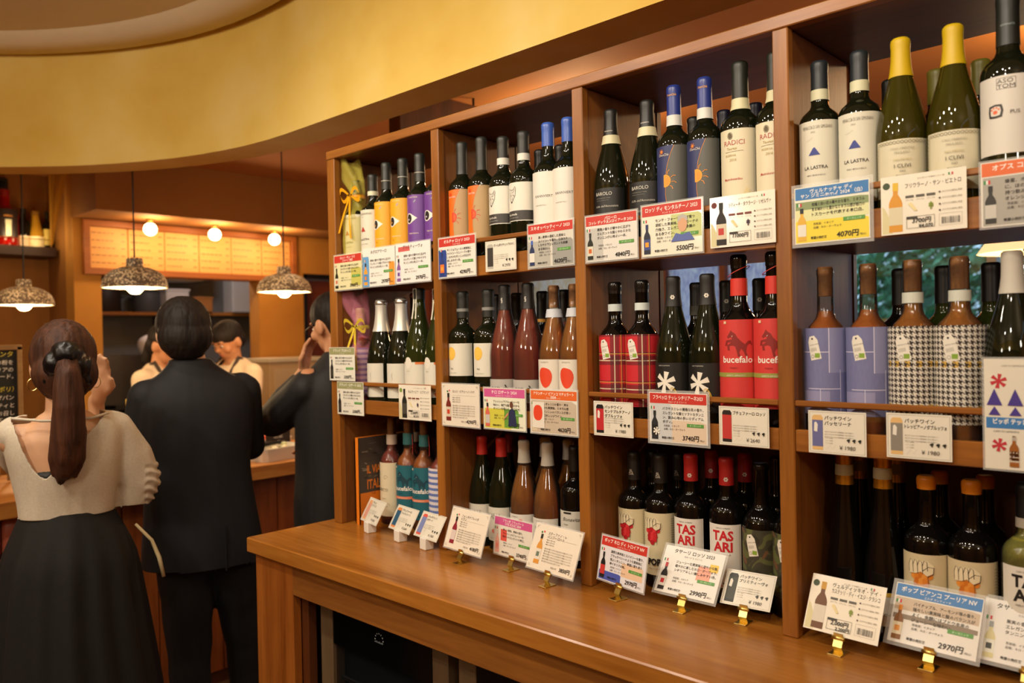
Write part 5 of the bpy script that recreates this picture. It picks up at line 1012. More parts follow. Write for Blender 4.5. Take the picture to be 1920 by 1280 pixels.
# alcove shelf with spirit bottles
t = thing('wall_shelf', 'dark wooden wall shelf holding spirit bottles in the alcove', 'shelf', (0, 0, 0))
box('board', wood('alcove_shelf_wood', '2c160a', '40210f', 'y', .5), t, -6.2, -5.95, -1.2, .43, 2.105, 2.168, c=.003)
MB().tube([(-5.965, -1.19, 2.22), (-5.965, .42, 2.22)], .003, 6).build('rail', GOLD, t)
for y in (-1.0, -.3, .40): MB().tube([(-5.965, y, 2.168), (-5.965, y, 2.22)], .003, 6).build('rail_post', GOLD, t)
light('alcove_strip_light', 'POINT', (-5.90, .12, 2.24), 1.0, (1, .72, .36), .03); light('alcove_strip_light', 'POINT', (-5.90, .30, 2.24), .7, (1, .72, .36), .03)
def spirit(lb, y, h, R, gl, capc, lab, pr=None, kind='bdx'): return bottle(lb, kind, -6.06, y, 2.168, h, R, gl, cap(capc, h * .12), None, lab, pr, lb, rot=PI / 2, name='spirit_bottle')
G['red'] = glass('glass_red_spirit', 'b01410', .05, .3); G['yellow'] = glass('glass_yellow_spirit', 'd8a030', .05, .4)
spirit('large red aperitif bottle with dark band and white label on the alcove shelf', .155, .375, .078, 'red', '8a1410', (150, .06, .24, '2a1c1a'), aperol_l, 'rnd')
spirit('red bottle at the left edge of the alcove shelf', -.03, .26, .05, 'red', '6a1410', (90, .03, .10, 'c8a060')); spirit('dark bottle right of the large red aperitif', .262, .26, .045, 'black', '14100c', (100, .0, .075, 'e8c8a0'))
spirit('pale yellow conical bottle on the alcove shelf', .335, .25, .055, 'yellow', '8a6020', (110, .0, .075, 'f0e0b0'), None, 'amph'); bottle('dark green bottle with yellow label at the end of the alcove shelf', 'bdx', -6.04, .398, 2.168, .25, .026, 'black', cap('14140c', .05), None, (60, .02, .13, 'c8b050'), rot=PI / 2, name='spirit_bottle')
t = thing('curtain', 'narrow yellow curtain gathered beside the alcove shelf', 'curtain', (-5.80, .345, 2.17))
for s, (dy, w0) in enumerate(((0, .03), (.045, .06))):
    mb = MB(); vs = []
    for i in range(9):
        u = i / 8; wv = .012 + w0 * u ** 1.3
        for q in range(5): vs.append((.02 * math.sin(q * 1.6 + s), .0 + dy * u + wv * (q / 4), .52 * u))
    mb.add(vs, [(i * 5 + q, i * 5 + q + 1, i * 5 + q + 6, i * 5 + q + 5) for i in range(8) for q in range(4)]); mb.build('drape', mat('yellow_cloth', 'c89028', .8), t, smooth=True)
light('curtain_fill_light', 'POINT', (-5.60, .30, 2.2), .9, (1, .75, .4), .03)  # point light added only to brighten the curtain, no fixture
t = thing('wall_sensor', 'small black box on the wall above the red aperitif bottle', 'sensor', (-6.2, .17, 2.60)); box('case', BLACK, t, .0, .04, -.035, .035, -.04, .04, c=.006); MB().lathe([(0, 0), (.02, 0), (.014, .01), (0, .012)], 14, mx=Matrix.Translation((.04, 0, 0)) @ Matrix.Rotation(PI / 2, 4, 'Y')).build('lens', DARKM, t)
# chalkboard on the counter
t = thing('chalkboard', 'wood-framed chalkboard with white and yellow Japanese writing on the counter', 'chalkboard', (-3.80, -.38, .952)); CW = wood('chalk_frame', '7a5a34', '9a7848', 'y', .5)
W2, H0, H1 = .42, .215, .555
box('board', mat('chalk_black', '16150f', .8), t, -.012, 0, -W2, -.012, H0, H1); 
for b in ((-.018, .008, -W2 - .004, .004, H1 - .014, H1 + .008), (-.018, .008, -W2 - .004, .004, H0 - .008, H0 + .014), (-.018, .008, -.014, .004, H0, H1), (-.018, .008, -W2 - .004, -W2 + .014, H0, H1)): box('frame', CW, t, *b)
for yy in (-.06, -W2 + .06): MB().tube([(-.12, yy, .004), (-.02, yy, H1 - .05)], .007, 6).build('prop_leg', CW, t); MB().tube([(.03, yy, .004), (-.002, yy, H0 + .02)], .007, 6).build('prop_leg', CW, t)
P = Print()
for q, zz, s, c in (('本日のポレンタ', .515, 26, 'e0cc40'), ('とうもろこしの粉を', .482, 22, 'e8e4d8'), ('練った北イタリアの', .452, 22, 'e8e4d8'), ('フード。', .424, 22, 'e8e4d8'), ('（ゼッポリ・ナポリ）', .370, 24, 'e0cc40'), ('もちもち揚げパン', .336, 22, 'e8e4d8'), ('生ハム、チケッティと', .304, 22, 'e8e4d8'), ('一緒にお召し', .272, 22, 'e8e4d8'), ('あがり下さい', .243, 22, 'e8e4d8')): P.text(q, -28, zz * 1000, s, c, 'r', shear=.1, fit=380)
P.flat('chalk_writing', t, Matrix(((0, 0, 1, 0), (1, 0, 0, 0), (0, 1, 0, 0), (0, 0, 0, 1))))
# food on the counter near the shelf end
def tray(lb, x, y, rz, w_, d, h, food):
    t = thing('serving_tray', lb, 'tray', (x, y, .95), rz); m = mat('tray_enamel', 'dcd4c4', .3); mb = MB(); c = .02
    ol = lambda k, o: [(-w_ / 2 + c - o, -d / 2 - o), (w_ / 2 - c + o, -d / 2 - o), (w_ / 2 + o, -d / 2 + c - o), (w_ / 2 + o, d / 2 - c + o), (w_ / 2 - c + o, d / 2 + o), (-w_ / 2 + c - o, d / 2 + o), (-w_ / 2 - o, d / 2 - c + o), (-w_ / 2 - o, -d / 2 + c - o)]
    rings = [(ol(0, -.012), 0), (ol(0, 0), h), (ol(0, -.004), h), (ol(0, -.014), .006)]; vs = [(a, b, z) for o, z in rings for a, b in o]; fs = [(r * 8 + i, r * 8 + (i + 1) % 8, (r + 1) * 8 + (i + 1) % 8, (r + 1) * 8 + i) for r in range(3) for i in range(8)] + [tuple(range(8))[::-1], tuple(range(24, 32))]
    mb.add(vs, fs); mb.build('dish', m, t)
    rnd = random.Random(w_)
    mb = MB()
    for i in range(food[1]):
        mb.cur = i % len(food[0]); mb.sphere((rnd.uniform(-.36, .36) * w_, rnd.uniform(-.36, .36) * d, rnd.uniform(.3, .95) * h), (rnd.uniform(.012, .024), rnd.uniform(.012, .024), rnd.uniform(.008, .014)), 8, 6)
    mb.build('food', [mat('food_' + k, k, .4) for k in food[0]], t, smooth=True, kind='stuff')
tray('deep white tray with pale vegetables at the counter edge', -3.44, .585, .15, .17, .26, .06, (['e8dcb8', 'd8c890', 'c8d0a0'], 26)); tray('shallow white tray with pasta salad half behind the suit', -3.46, .33, .1, .18, .16, .035, (['e8d090', 'e0a050', 'f0e0b8'], 26))
tray('white dish heaped with red tomatoes behind the black sign', -3.72, .69, 0, .18, .22, .07, (['c8401c', 'a82a14', 'd86a2c'], 30)); tray('white tray with orange salad beneath the cook', -3.92, .78, 0, .12, .26, .05, (['d8701c', 'e08a30', '4a6a24'], 34)); tray('pale tray beside the dark coat man', -3.60, .93, .1, .18, .20, .03, (['e8d8b0', 'e0c080'], 20))
def sign(lb, x, y, rz, txt):
    t = thing('menu_sign', lb, 'sign', (x, y, .95), rz); box('board', mat('sign_black', '1c1614', .5), t, -.003, .003, -.06, .06, .035, .115); MB().tube([(0, 0, 0), (0, 0, .04)], .004).build('stem', DARKM, t); MB().lathe([(.02, 0), (.02, .004), (0, .005)], 12).build('foot', DARKM, t)
    P = Print(); P.text(txt, 0, 78, 24, 'c8c0b4', 'c', fit=80)
    for i in range(3): P.rect(-34 + 6 * i, 60 - i * 8, 34 - 8 * i, 62.5 - i * 8, 'a8a094')
    P.flat('sign_writing', t, Matrix.Translation((.003, 0, 0)) @ Matrix(((0, 0, 1, 0), (1, 0, 0, 0), (0, 1, 0, 0), (0, 0, 0, 1))))
sign('black price sign on the counter beside the tomato dish', -3.58, .68, -.3, '惣菜'); sign('black price sign standing before the orange salad', -3.82, .65, -.2, '惣菜'); sign('black price sign half behind the navy suit', -3.57, .45, -.3, '惣菜')
t = thing('serving_tongs', 'dark serving tongs lying across the white tray', 'tongs', (-3.45, .52, 1.015), .2)
for s in (-.008, .008): MB().tube([(s, -.11, .004), (s * 1.6, 0, .008), (s, .10, .006)], [.009, .012, .006], 8).build('arm', DARKM, t, smooth=True)
MB().sphere((0, .105, .006), .011).build('hinge', DARKM, t, smooth=True)
# things on the counter between woman and suit
t = thing('card_reader', 'dark tablet till on the counter between the woman and the suit', 'till', (-3.75, -.02, .95), .2); MB().box(-.02, .02, -.14, .10, .02, .20, c=.006).build('screen_case', BLACK, t); MB().box(-.06, .06, -.06, .06, 0, .02, c=.004).build('stand', DARKM, t)
t = thing('notice_card', 'small yellow notice card with red circle on the till', 'card', (-3.9, .12, .95), .1); box('sheet', ink('e0c060'), t, 0, .003, -.045, .045, .20, .30, c=0); P = Print(); P.disc(0, 255, 24, 'd03020'); P.flat('print', t, Matrix.Translation((.003, 0, 0)) @ Matrix(((0, 0, 1, 0), (1, 0, 0, 0), (0, 1, 0, 0), (0, 0, 0, 1)))); MB().tube([(0, 0, 0), (0, 0, .2)], .004).build('stem', DARKM, t)
for i, (x, y, h, r, c, lb) in enumerate(((-3.85, -.17, .22, .022, 'c8b090', 'beige pepper mill on the counter behind the ponytail woman'), (-3.80, -.13, .17, .02, '9a7a50', 'brown jar beside the pepper mill on the counter'))):
    t = thing('counter_jar', lb, 'jar', (x, y, .95)); MB().lathe([(r, 0), (r * 1.05, .01), (r * .8, h * .4), (r, h * .75), (r * .9, h * .85)], 18).build('body', ink(c), t, smooth=True); MB().lathe([(r * .9, h * .85), (r * .95, h * .95), (0, h)], 18).build('lid', DARKM, t, smooth=True)
# kitchen seen through the hatch
t = thing('kitchen_shelf', 'wooden shelf of dark pots seen through the kitchen hatch', 'shelf', (0, 0, 0)); box('board', W_BAR, t, -8.0, -7.55, .56, 3.5, 1.77, 1.80)
for y in (.8, 1.9): box('bracket', DARKM, t, -7.98, -7.7, y, y + .03, 1.69, 1.77)
def pot(lb, y, r, h, m, x=-7.75, z=1.80):
    t = thing('cooking_pot', lb, 'pot', (x, y, z)); MB().lathe([(0, 0), (r * .95, 0), (r, .01), (r, h), (r + .006, h + .004), (r - .004, h), (r - .006, .01), (0, .008)], 24).build('body', m, t, smooth=True, angle=40); MB().lathe([(r + .004, h + .004), (r * .8, h + .02), (.02, h + .03), (.018, h + .05), (0, h + .052)], 24).build('lid', m, t, smooth=True)
    for s in (-1, 1): MB().tube([(.02, s * r, h * .7), (.02, s * (r + .03), h * .72), (-.02, s * (r + .03), h * .72), (-.02, s * r, h * .7)], .006).build('handle', DARKM, t)
POT = mat('pot_dark', '2a1c14', .5)
pot('broad dark pot on the kitchen shelf beneath the centre pendant', .98, .16, .20, POT); pot('dark pot right beside the broad pot on the kitchen shelf', 1.36, .15, .20, POT); pot('grey pot on the kitchen shelf behind the suited man', 1.75, .13, .18, mat('pot_grey', '4a4c4e', .5))
for i, (y, z, a, b, lb) in enumerate(((.78, 1.44, .12, .3, 'narrow pale paper sheet on the kitchen wall'), (1.08, 1.55, .38, .22, 'wide pale paper sheet on the kitchen wall under the shelf'))): t = thing('wall_paper_sheet', lb, 'notice', (-7.995, y, z)); box('sheet', mat('paper_pinkish', 'd8bcb0', .7), t, 0, .002, -a / 2, a / 2, -b / 2, b / 2, c=0); MB().sphere((.004, 0, b / 2 - .015), .006, 8, 6).build('pin', ink('c03030'), t)
t = thing('stove_hood', 'grey steel extractor hood and stove at the back of the kitchen', 'stove', (-7.6, 1.3, 0)); box('stove_body', STEEL, t, -.35, .3, -.75, .75, 0, .9, c=.01); box('back_splash', STEEL, t, -.39, -.36, -.75, .75, .9, 1.40); box('hob', DARKM, t, -.3, .26, -.7, .7, .9, .93); box('hood', STEEL, t, -.38, .1, -.2, 1.0, 2.1, 2.5, c=.02)
for i, y in enumerate((-.45, 0, .45)): MB().lathe([(.09, .93), (.09, .95), (.075, .95), (.075, .93)], 18, close=False).build('burner', BLACK, t)
for i, (x, y, z, a, b, h, c, lb) in enumerate(((-7.6, 1.95, 1.80, .16, .22, .20, 'd8d4cc', 'white storage box on the kitchen shelf'), (-7.6, 2.2, 1.80, .18, .18, .13, 'b87a40', 'brown carton on the kitchen shelf end'), (-6.6, 1.55, 2.02, .3, .3, .2, 'c8c8c4', 'white ventilation box hanging in the kitchen'), (-7.6, 2.62, 1.80, .2, .26, .34, 'd0d4d4', 'tall white storage box at the far kitchen shelf end'), (-7.7, 3.0, 1.80, .2, .2, .22, '8a5a34', 'brown wooden crate on the far kitchen shelf end'))):
    t = thing('storage_box', lb, 'box', (x, y, z)); MB().box(-a / 2, a / 2, -b / 2, b / 2, 0, h, c=.008).build('body', ink(c), t); box('lid', ink(c), t, -a / 2 - .006, a / 2 + .006, -b / 2 - .006, b / 2 + .006, h, h + .02)
    if i == 2: MB().tube([(0, 0, .22), (0, 0, .66)], .02).build('hanger', STEEL, t)
t = thing('wall_cabinet', 'pale wooden low cabinet beside the doorway beyond the cook', 'cabinet', (-5.5, 2.0, 0)); box('body', mat('pale_panel', 'c8a878', .5), t, -.15, .15, -.35, .12, 0, 1.35, c=.004); box('top', CREAM, t, -.16, .17, -.36, .13, 1.35, 1.38); box('door', mat('pale_panel2', 'd0b488', .5), t, .15, .165, -.32, .10, .1, 1.3)
t = thing('coffee_machine', 'black and steel coffee machine in the kitchen behind the male cook', 'coffee machine', (-7.1, 2.80, 0)); box('bench', STEEL, t, -.3, .3, -.45, .45, 0, 1.3, c=.01); box('body', STEEL, t, -.18, .2, -.22, .22, 1.40, 1.62, c=.01); box('base', BLACK, t, -.2, .24, -.25, .25, 1.3, 1.40, c=.01); box('head', BLACK, t, -.18, .24, -.24, .24, 1.62, 1.74, c=.01); MB().lathe([(.05, 1.74), (.07, 1.80), (.06, 1.95), (.02, 1.97), (0, 1.97)], 18, c=(0, .1, 0)).build('hopper', BLACK, t, smooth=True)
# ---------------------------------------------------------------- people
def blob(name, prims, voxel, m, parent, sm=6, post=None, cut=None):
    mb = MB()
    for p in prims:
        if p[0] == 'e': mb.sphere(p[1], p[2], 20, 12, p[3] if len(p) > 3 else None)
        elif p[0] == 'l':   # loft of (z, cx, cy, rx, ry) rings
            r = p[1]; vs = []; n = 32; K = 4; rr = []
            for i in range(len(r) - 1):
                for k in range(K):
                    u = k / K; a, b, c, d = r[max(i - 1, 0)], r[i], r[i + 1], r[min(i + 2, len(r) - 1)]
                    rr.append([.5 * (2 * b[q] + (c[q] - a[q]) * u + (2 * a[q] - 5 * b[q] + 4 * c[q] - d[q]) * u * u + (3 * b[q] - a[q] - 3 * c[q] + d[q]) * u ** 3) for q in range(5)])
            rr.append(r[-1])
            for z, cx, cy, rx, ry in rr:
                for k in range(n):
                    a = 2 * PI * k / n; ca, sa = math.cos(a), math.sin(a); e = .86
                    vs.append((cx + rx * math.copysign(abs(ca) ** e, ca), cy + ry * math.copysign(abs(sa) ** e, sa), z))
            m_ = len(rr); mb.add(vs, [(i * n + k, i * n + (k + 1) % n, (i + 1) * n + (k + 1) % n, (i + 1) * n + k) for i in range(m_ - 1) for k in range(n)] + [tuple(range(n))[::-1], tuple((m_ - 1) * n + k for k in range(n))])
        else:   # chain of (point, radius)
            for (a, ra), (b, rb) in zip(p[1:], p[2:]):
                a, b = Vector(a), Vector(b); n = 5
                mb.tube([a + (b - a) * i / n for i in range(n + 1)], [ra + (rb - ra) * i / n for i in range(n + 1)], 14); mb.sphere(a, ra * .998, 14, 8); mb.sphere(b, rb * .998, 14, 8)
    o = mb.build(name, m, parent); 
    r = o.modifiers.new('r', 'REMESH'); r.mode = 'VOXEL'; r.voxel_size = voxel
    s = o.modifiers.new('s', 'SMOOTH'); s.iterations = sm; s.factor = .5
    dg = bpy.context.evaluated_depsgraph_get(); me = bpy.data.meshes.new_from_object(o.evaluated_get(dg)); o.modifiers.clear()
    old = o.data; o.data = me; me.name = name; bpy.data.meshes.remove(old); me.materials.clear(); me.materials.append(m)
    if cut:
        bm = bmesh.new(); bm.from_mesh(me); bmesh.ops.delete(bm, geom=[f for f in bm.faces if cut(f.calc_center_median())], context='FACES')
        for _ in range(6): bmesh.ops.smooth_vert(bm, verts=[v for v in bm.verts if v.is_boundary], factor=.5, use_axis_x=True, use_axis_y=True, use_axis_z=True)
        bm.to_mesh(me); bm.free()
        sd = o.modifiers.new('thickness', 'SOLIDIFY'); sd.thickness = .004; sd.offset = -1
    if post:
        for v, nn in zip(me.vertices, [x.vector.copy() for x in me.vertex_normals]): v.co += nn * post(v.co)
    me.shade_smooth(); return o
def folds(amp, fx=9, fz=22):
    return lambda c: amp * (noise.noise(Vector((c.x * fx, c.y * fx, c.z * fz))) + .5 * noise.noise(Vector((c.x * fx * 2.2, c.y * fx * 2.2 + 3, c.z * fz * .8))))
SKIN = noisy('skin', [(.3, 'd8a47c'), (.7, 'e0b08a')], 12, .5, Subsurface_Weight=.05); SKINW = noisy('skin_warm', [(.3, 'c88a60'), (.7, 'd2966c')], 12, .5)
def hairmat(name, a, b): return noisy(name, [(.25, a), (.75, b)], 60, .62, (1, 1, .05), bmp=.6, Specular_IOR_Level=.3)
HB, HK = hairmat('hair_brown', '2a160c', '5a3420'), hairmat('hair_black', '0e0a08', '241a14')
NAVY = noisy('navy_suit', [(.3, '0b0c10'), (.7, '111218')], 260, .75, bmp=.05); BLK = noisy('black_cloth', [(.3, '090808'), (.7, '100f0d')], 160, .8, bmp=.08); JACK = noisy('black_jacket', [(.3, '100e0d'), (.7, '191715')], 120, .7, bmp=.06)
BLOUSE = noisy('beige_blouse', [(.3, 'd0c4ae'), (.7, 'dcd2be')], 180, .7, bmp=.05); SHIRT = noisy('cream_shirt', [(.3, 'd8c0a0'), (.7, 'e2ccae')], 120, .7); APRON = noisy('brown_apron', [(.3, '2e221c'), (.7, '3c2e26')], 100, .7); CHEF = mat('chef_white', 'e8e6e2', .7)
def RX(a): return Matrix.Rotation(a, 3, 'X')
def head(c, pitch=0, s=1, dx=0):
    c = Vector(c); R = RX(-pitch)
    def e(o, r): return ('e', c + R @ (Vector(o) * s), tuple(q * s for q in r), R)
    pr = [e((0, 0, .01), (.073, .092, .098)), e((0, .022, -.05), (.056, .066, .066)), e((0, .048, -.088), (.026, .022, .02)), e((0, .094, -.022), (.010, .016, .014)), e((0, .086, .0), (.008, .012, .022)), e((0, .082, -.062), (.022, .008, .008))]
    for q in (-1, 1): pr += [e((q * .076, -.006, -.018), (.012, .02, .032)), e((q * .04, .062, -.03), (.026, .02, .024)), e((q * .03, .080, .022), (.024, .01, .008))]
    return pr, (lambda o: c + R @ (Vector(o) * s)), R
def face(t, at, R, brow='1a120e'):
    for q in (-1, 1):
        MB().sphere(at((q * .031, .081, .0)), (.012, .006, .0065), 12, 8, R).build('eye', mat('eye_white', 'd8d0c4', .2), t, smooth=True); MB().sphere(at((q * .031, .0868, -.001)), (.0052, .003, .0052), 10, 6, R).build('iris', mat('iris_dark', '140c08', .15), t, smooth=True)
        MB().tube([at((q * .014, .089, .018)), at((q * .032, .087, .024)), at((q * .05, .074, .018))], [.003, .004, .002], 6).build('eyebrow', mat('brow', brow, .7), t, smooth=True)
    MB().tube([at((-.022, .083, -.060)), at((0, .0915, -.057)), at((.022, .083, -.060))], [.002, .0045, .002], 6).build('lips', mat('lips', 'a85a4c', .4), t, smooth=True)
def hand(wr, direction, palm_n, curl=.5, s=1, side=1):
    """palm plus five fingers of different length, chains rooted inside the palm"""
    w_, d, n = Vector(wr), Vector(direction).normalized(), Vector(palm_n).normalized(); a = d.cross(n).normalized() * side
    pr = [('c', (w_, .024 * s), (w_ + d * .05 * s + a * .012 * s, .017 * s)), ('c', (w_ + d * .02 * s, .02 * s), (w_ + d * .055 * s - a * .022 * s, .014 * s)), ('c', (w_ + d * .02 * s, .02 * s), (w_ + d * .06 * s + a * .026 * s, .014 * s))]
    for i, (o, ln) in enumerate(((.030, .066), (.011, .076), (-.009, .072), (-.027, .056))):
        p0 = w_ + d * .072 * s + a * o * s; c1 = curl * .5; c2 = curl * 1.2; d1 = (d * math.cos(c1) + n * math.sin(c1)); d2 = (d * math.cos(c2) + n * math.sin(c2)); p1 = p0 + d1 * ln * .5 * s; p2 = p1 + d2 * ln * .5 * s
        pr.append(('c', (p0 - d * .02 * s, .0095 * s), (p1, .0088 * s), (p2, .0078 * s)))
    th = w_ + d * .025 * s + a * .026 * s; t1 = th + (d * .7 + a * .7 + n * .2).normalized() * .034 * s; pr.append(('c', (th, .013 * s), (t1, .0105 * s), (t1 + (d + n * .4).normalized() * .028 * s, .009 * s))); return pr
def body(c, sh=.165, hip=.14, H=1.4, arms=(), legs=None, ch=(.15, .095)):
    """torso prims from neck base height H down"""
    pr = [('l', [(H - .64, 0, 0, hip * .8, ch[1] * .9), (H - .52, 0, 0, hip, ch[1] * 1.08), (H - .36, 0, 0, hip * .80, ch[1] * .9), (H - .2, 0, 0, ch[0], ch[1]), (H - .09, 0, -.008, ch[0], ch[1] * .82), (H - .035, 0, -.01, ch[0] * .66, ch[1] * .6), (H - .01, 0, -.01, .06, .05)]), ('c', ((-sh, 0, H - .075), .042), ((sh, 0, H - .075), .042))]
    for a in arms: pr.append(('c',) + a)
    lg = legs or [((-.08, 0, H - .55), (-.08, .02, .45), (-.08, 0, .08)), ((.08, 0, H - .55), (.08, .02, .45), (.08, 0, .08))]
    for a, k, f in lg: pr += [('c', (a, .078), (k, .052), (f, .038)), ('e', (f[0], f[1] + .06, .04), (.042, .12, .038))]
    return pr
# --- woman with ponytail, seen from behind
t = thing('person', 'woman with brown ponytail in beige open-back blouse and long black skirt', 'person', (-2.403, -.65, 0), math.radians(76))
hp, at, R = head((0, .015, 1.462), .06, .95)
bp = hp + [('c', ((0, -.012, 1.28), .052), ((0, .0, 1.40), .046))] + body(None, .118, .115, 1.335, [(((.125, 0, 1.262), .036), ((.205, .05, 1.09), .034), ((.10, .23, 1.24), .026), ((.095, .22, 1.34), .023)), (((-.125, 0, 1.262), .036), ((-.10, .20, 1.155), .034), ((-.05, .34, 1.10), .025))], ch=(.128, .084))
bp += hand((.10, .205, 1.345), (.05, -.2, 1), (-.6, -.8, 0), .35, .95) + hand((-.05, .35, 1.10), (.2, 1, 0), (0, 0, -1), .5, .9)
blob('body', bp, .006, SKIN, t, 5)
face(t, at, R, '3a2418')
strand = lambda c: .0022 * noise.noise(Vector((c.x * 130, c.y * 60, c.z * 5))) + .004 * noise.noise(c * 14)
blob('hair', [('e', (0, -.002, 1.482), (.084, .104, .100)), ('e', (0, -.045, 1.435), (.082, .075, .072)), ('e', (0, -.03, 1.40), (.062, .06, .045)), ('c', ((0, -.11, 1.478), .030), ((0, -.142, 1.43), .032), ((-.002, -.148, 1.35), .039), ((-.004, -.140, 1.27), .041), ((-.006, -.132, 1.22), .036), ((-.012, -.126, 1.185), .026), ((-.022, -.120, 1.152), .009)), ('c', ((.012, -.138, 1.28), .030), ((.020, -.130, 1.215), .020), ((.012, -.122, 1.165), .007)), ('c', ((-.02, -.138, 1.27), .026), ((-.034, -.130, 1.215), .016), ((-.038, -.124, 1.175), .006))], .0055, HB, t, 4, strand)
blob('scrunchie', [('e', (0, -.118, 1.487), (.038, .035, .034)), ('e', (-.026, -.108, 1.462), (.030, .03, .034)), ('e', (.028, -.108, 1.458), (.030, .03, .036)), ('c', ((.03, -.10, 1.46), .025), ((.046, -.085, 1.41), .014)), ('c', ((-.03, -.10, 1.46), .022), ((-.046, -.085, 1.42), .013))], .0045, mat('satin_black', '0d0d10', .35), t, 3, folds(.004, 60, 40))
def vcut(c):
    if c.z < 1.047: return True
    if c.y < .02 and c.z > 1.165:
        u = (c.z - 1.165) / .165; 
        if -.055 - .072 * min(u, 1) ** .55 < c.x < -.052 + .150 * u and abs(c.x) < .135: return True
    if c.z > 1.31 and abs(c.x) < .085: return True
    return False
blob('blouse', [('l', [(1.03, 0, 0, .116, .092), (1.09, 0, 0, .120, .096), (1.16, 0, 0, .132, .104), (1.23, 0, 0, .146, .104), (1.285, 0, -.004, .142, .092), (1.322, 0, -.006, .112, .074)]), ('c', ((-.118, 0, 1.275), .048), ((.118, 0, 1.275), .048)),
    ('c', ((.125, 0, 1.275), .046), ((.160, .015, 1.19), .058), ((.182, .025, 1.115), .062), ((.168, .03, 1.065), .054), ((.15, .035, 1.035), .044)), ('c', ((.18, .05, 1.10), .05), ((.13, .17, 1.16), .046)),
    ('c', ((-.122, .01, 1.272), .046), ((-.112, .12, 1.205), .05), ((-.09, .22, 1.15), .045))], .0055, BLOUSE, t, 5, lambda c: folds(.004, 16, 7)(c) + (.0045 * math.sin(c.z * 240 + c.x * 80 + 4 * noise.noise(c * 14)) if c.x > .195 and c.z < 1.16 else 0), vcut)
for nm, pts, r in (('strap', [(-.126, -.062, 1.322), (-.06, -.082, 1.312), (0, -.086, 1.309), (.06, -.082, 1.312), (.10, -.068, 1.322)], .0035),): MB().tube(pts, r, 8).build(nm, BLOUSE, t, smooth=True)
blob('camisole', [('e', (-.045, -.035, 1.165), (.045, .058, .022))], .005, mat('lace_black', '0c0b0b', .6), t, 2, folds(.003, 60, 60))
mb = MB(); n = 96; rings = []
for i in range(26):
    u = i / 25; z = 1.06 - .86 * u; rx = .112 + .030 * min(1, u * 7) + .105 * u ** .9; ry = .094 + .03 * min(1, u * 7) + .105 * u ** .9
    for k in range(n): a = 2 * PI * k / n; g = 1 + (.035 * math.sin(a * 15 + 1.5 * math.sin(u * 4)) + .022 * math.sin(a * 8 + 2)) * min(1, u * 5); rings.append((rx * g * math.cos(a) + .022 * u, ry * g * math.sin(a), z))
mb.add(rings, [(i * n + k, i * n + (k + 1) % n, (i + 1) * n + (k + 1) % n, (i + 1) * n + k) for i in range(25) for k in range(n)]); mb.build('skirt', BLK, t, smooth=True)
MB().tube([(.165, -.03, 1.0), (.205, -.04, .95), (.222, -.05, .90), (.232, -.055, .845)], [.004, .005, .006, .005], 8).build('belt_tie', mat('tie_beige', 'cbb98c', .7), t, smooth=True)
for q in (-1, 1): MB().tube([(q * .076 + .012 * math.cos(a), .0 - .006, 1.405 + .016 * math.sin(a)) for a in [2 * PI * i / 16 for i in range(16)]], .0012, 6, True).build('hoop_earring', GOLD, t)
# --- man in navy suit, from behind
t = thing('person', 'man with short black hair in a dark navy suit standing at the counter', 'person', (-2.685, -.15, 0), math.radians(73))
hp, at, R = head((-.035, .015, 1.553), .10, 1.0)
bp = hp + [('c', ((-.005, -.01, 1.36), .062), ((-.03, .0, 1.49), .054))] + body(None, .145, .14, 1.42, [(((-.155, 0, 1.33), .042), ((-.188, .06, 1.11), .038), ((-.12, .30, 1.08), .030)), (((.158, 0, 1.335), .042), ((.19, .065, 1.12), .038), ((.11, .31, 1.09), .030))], ch=(.155, .095), legs=[((-.045, 0, .80), (-.035, .02, .44), (-.03, 0, .08)), ((.10, 0, .80), (.155, .05, .44), (.17, .06, .08))])
bp += hand((-.12, .31, 1.08), (.2, 1, 0), (0, 0, -1), .4) + hand((.11, .32, 1.09), (-.2, 1, 0), (0, 0, -1), .4, 1, -1)
blob('body', bp, .007, SKIN, t, 5); face(t, at, R)
blob('hair', [('e', (-.035, -.002, 1.572), (.090, .108, .098)), ('e', (-.035, -.04, 1.53), (.088, .075, .080)), ('e', (-.034, -.042, 1.487), (.066, .055, .04))], .0055, HK, t, 4, lambda c: .002 * noise.noise(Vector((c.x * 90, c.y * 90, c.z * 14))))
blob('jacket', [('l', [(.72, .012, 0, .196, .142), (.82, .012, 0, .194, .138), (.96, .006, 0, .180, .128), (1.08, 0, 0, .176, .126), (1.2, 0, -.004, .184, .128), (1.30, 0, -.008, .188, .118), (1.365, 0, -.01, .168, .094), (1.405, -.006, -.012, .112, .074), (1.44, -.014, -.012, .074, .062), (1.455, -.016, -.012, .070, .058)]),
    ('c', ((-.145, 0, 1.335), .056), ((.15, 0, 1.345), .056)), ('c', ((-.158, 0, 1.33), .058), ((-.186, .055, 1.12), .052), ((-.15, .19, 1.085), .046), ((-.12, .27, 1.08), .040)), ('c', ((.162, 0, 1.335), .058), ((.190, .06, 1.13), .053), ((.155, .2, 1.10), .046), ((.115, .28, 1.09), .040))], .0065, NAVY, t, 6, folds(.0035, 7, 5), lambda c: c.z < .752 - .03 * c.x or (c.z > 1.43 and c.y > .035))
MB().box(.062, .064, -.150, -.135, .748, .90, c=0).build('vent_edge', NAVY, t)
blob('trousers', [('e', (.03, 0, .82), (.165, .115, .13)), ('c', ((-.045, -.005, .78), .098), ((-.038, .02, .44), .072), ((-.03, .0, .10), .06)), ('c', ((.105, -.005, .78), .098), ((.158, .05, .44), .072), ((.17, .06, .10), .06))], .008, BLK, t, 6, folds(.006, 8, 10))
for q, (x, y) in enumerate(((-.03, .055), (.17, .115))): MB().sphere((x, y, .045), (.05, .14, .045), 16, 10).build('shoe', mat('shoe_black', '0c0b0a', .25), t, smooth=True)
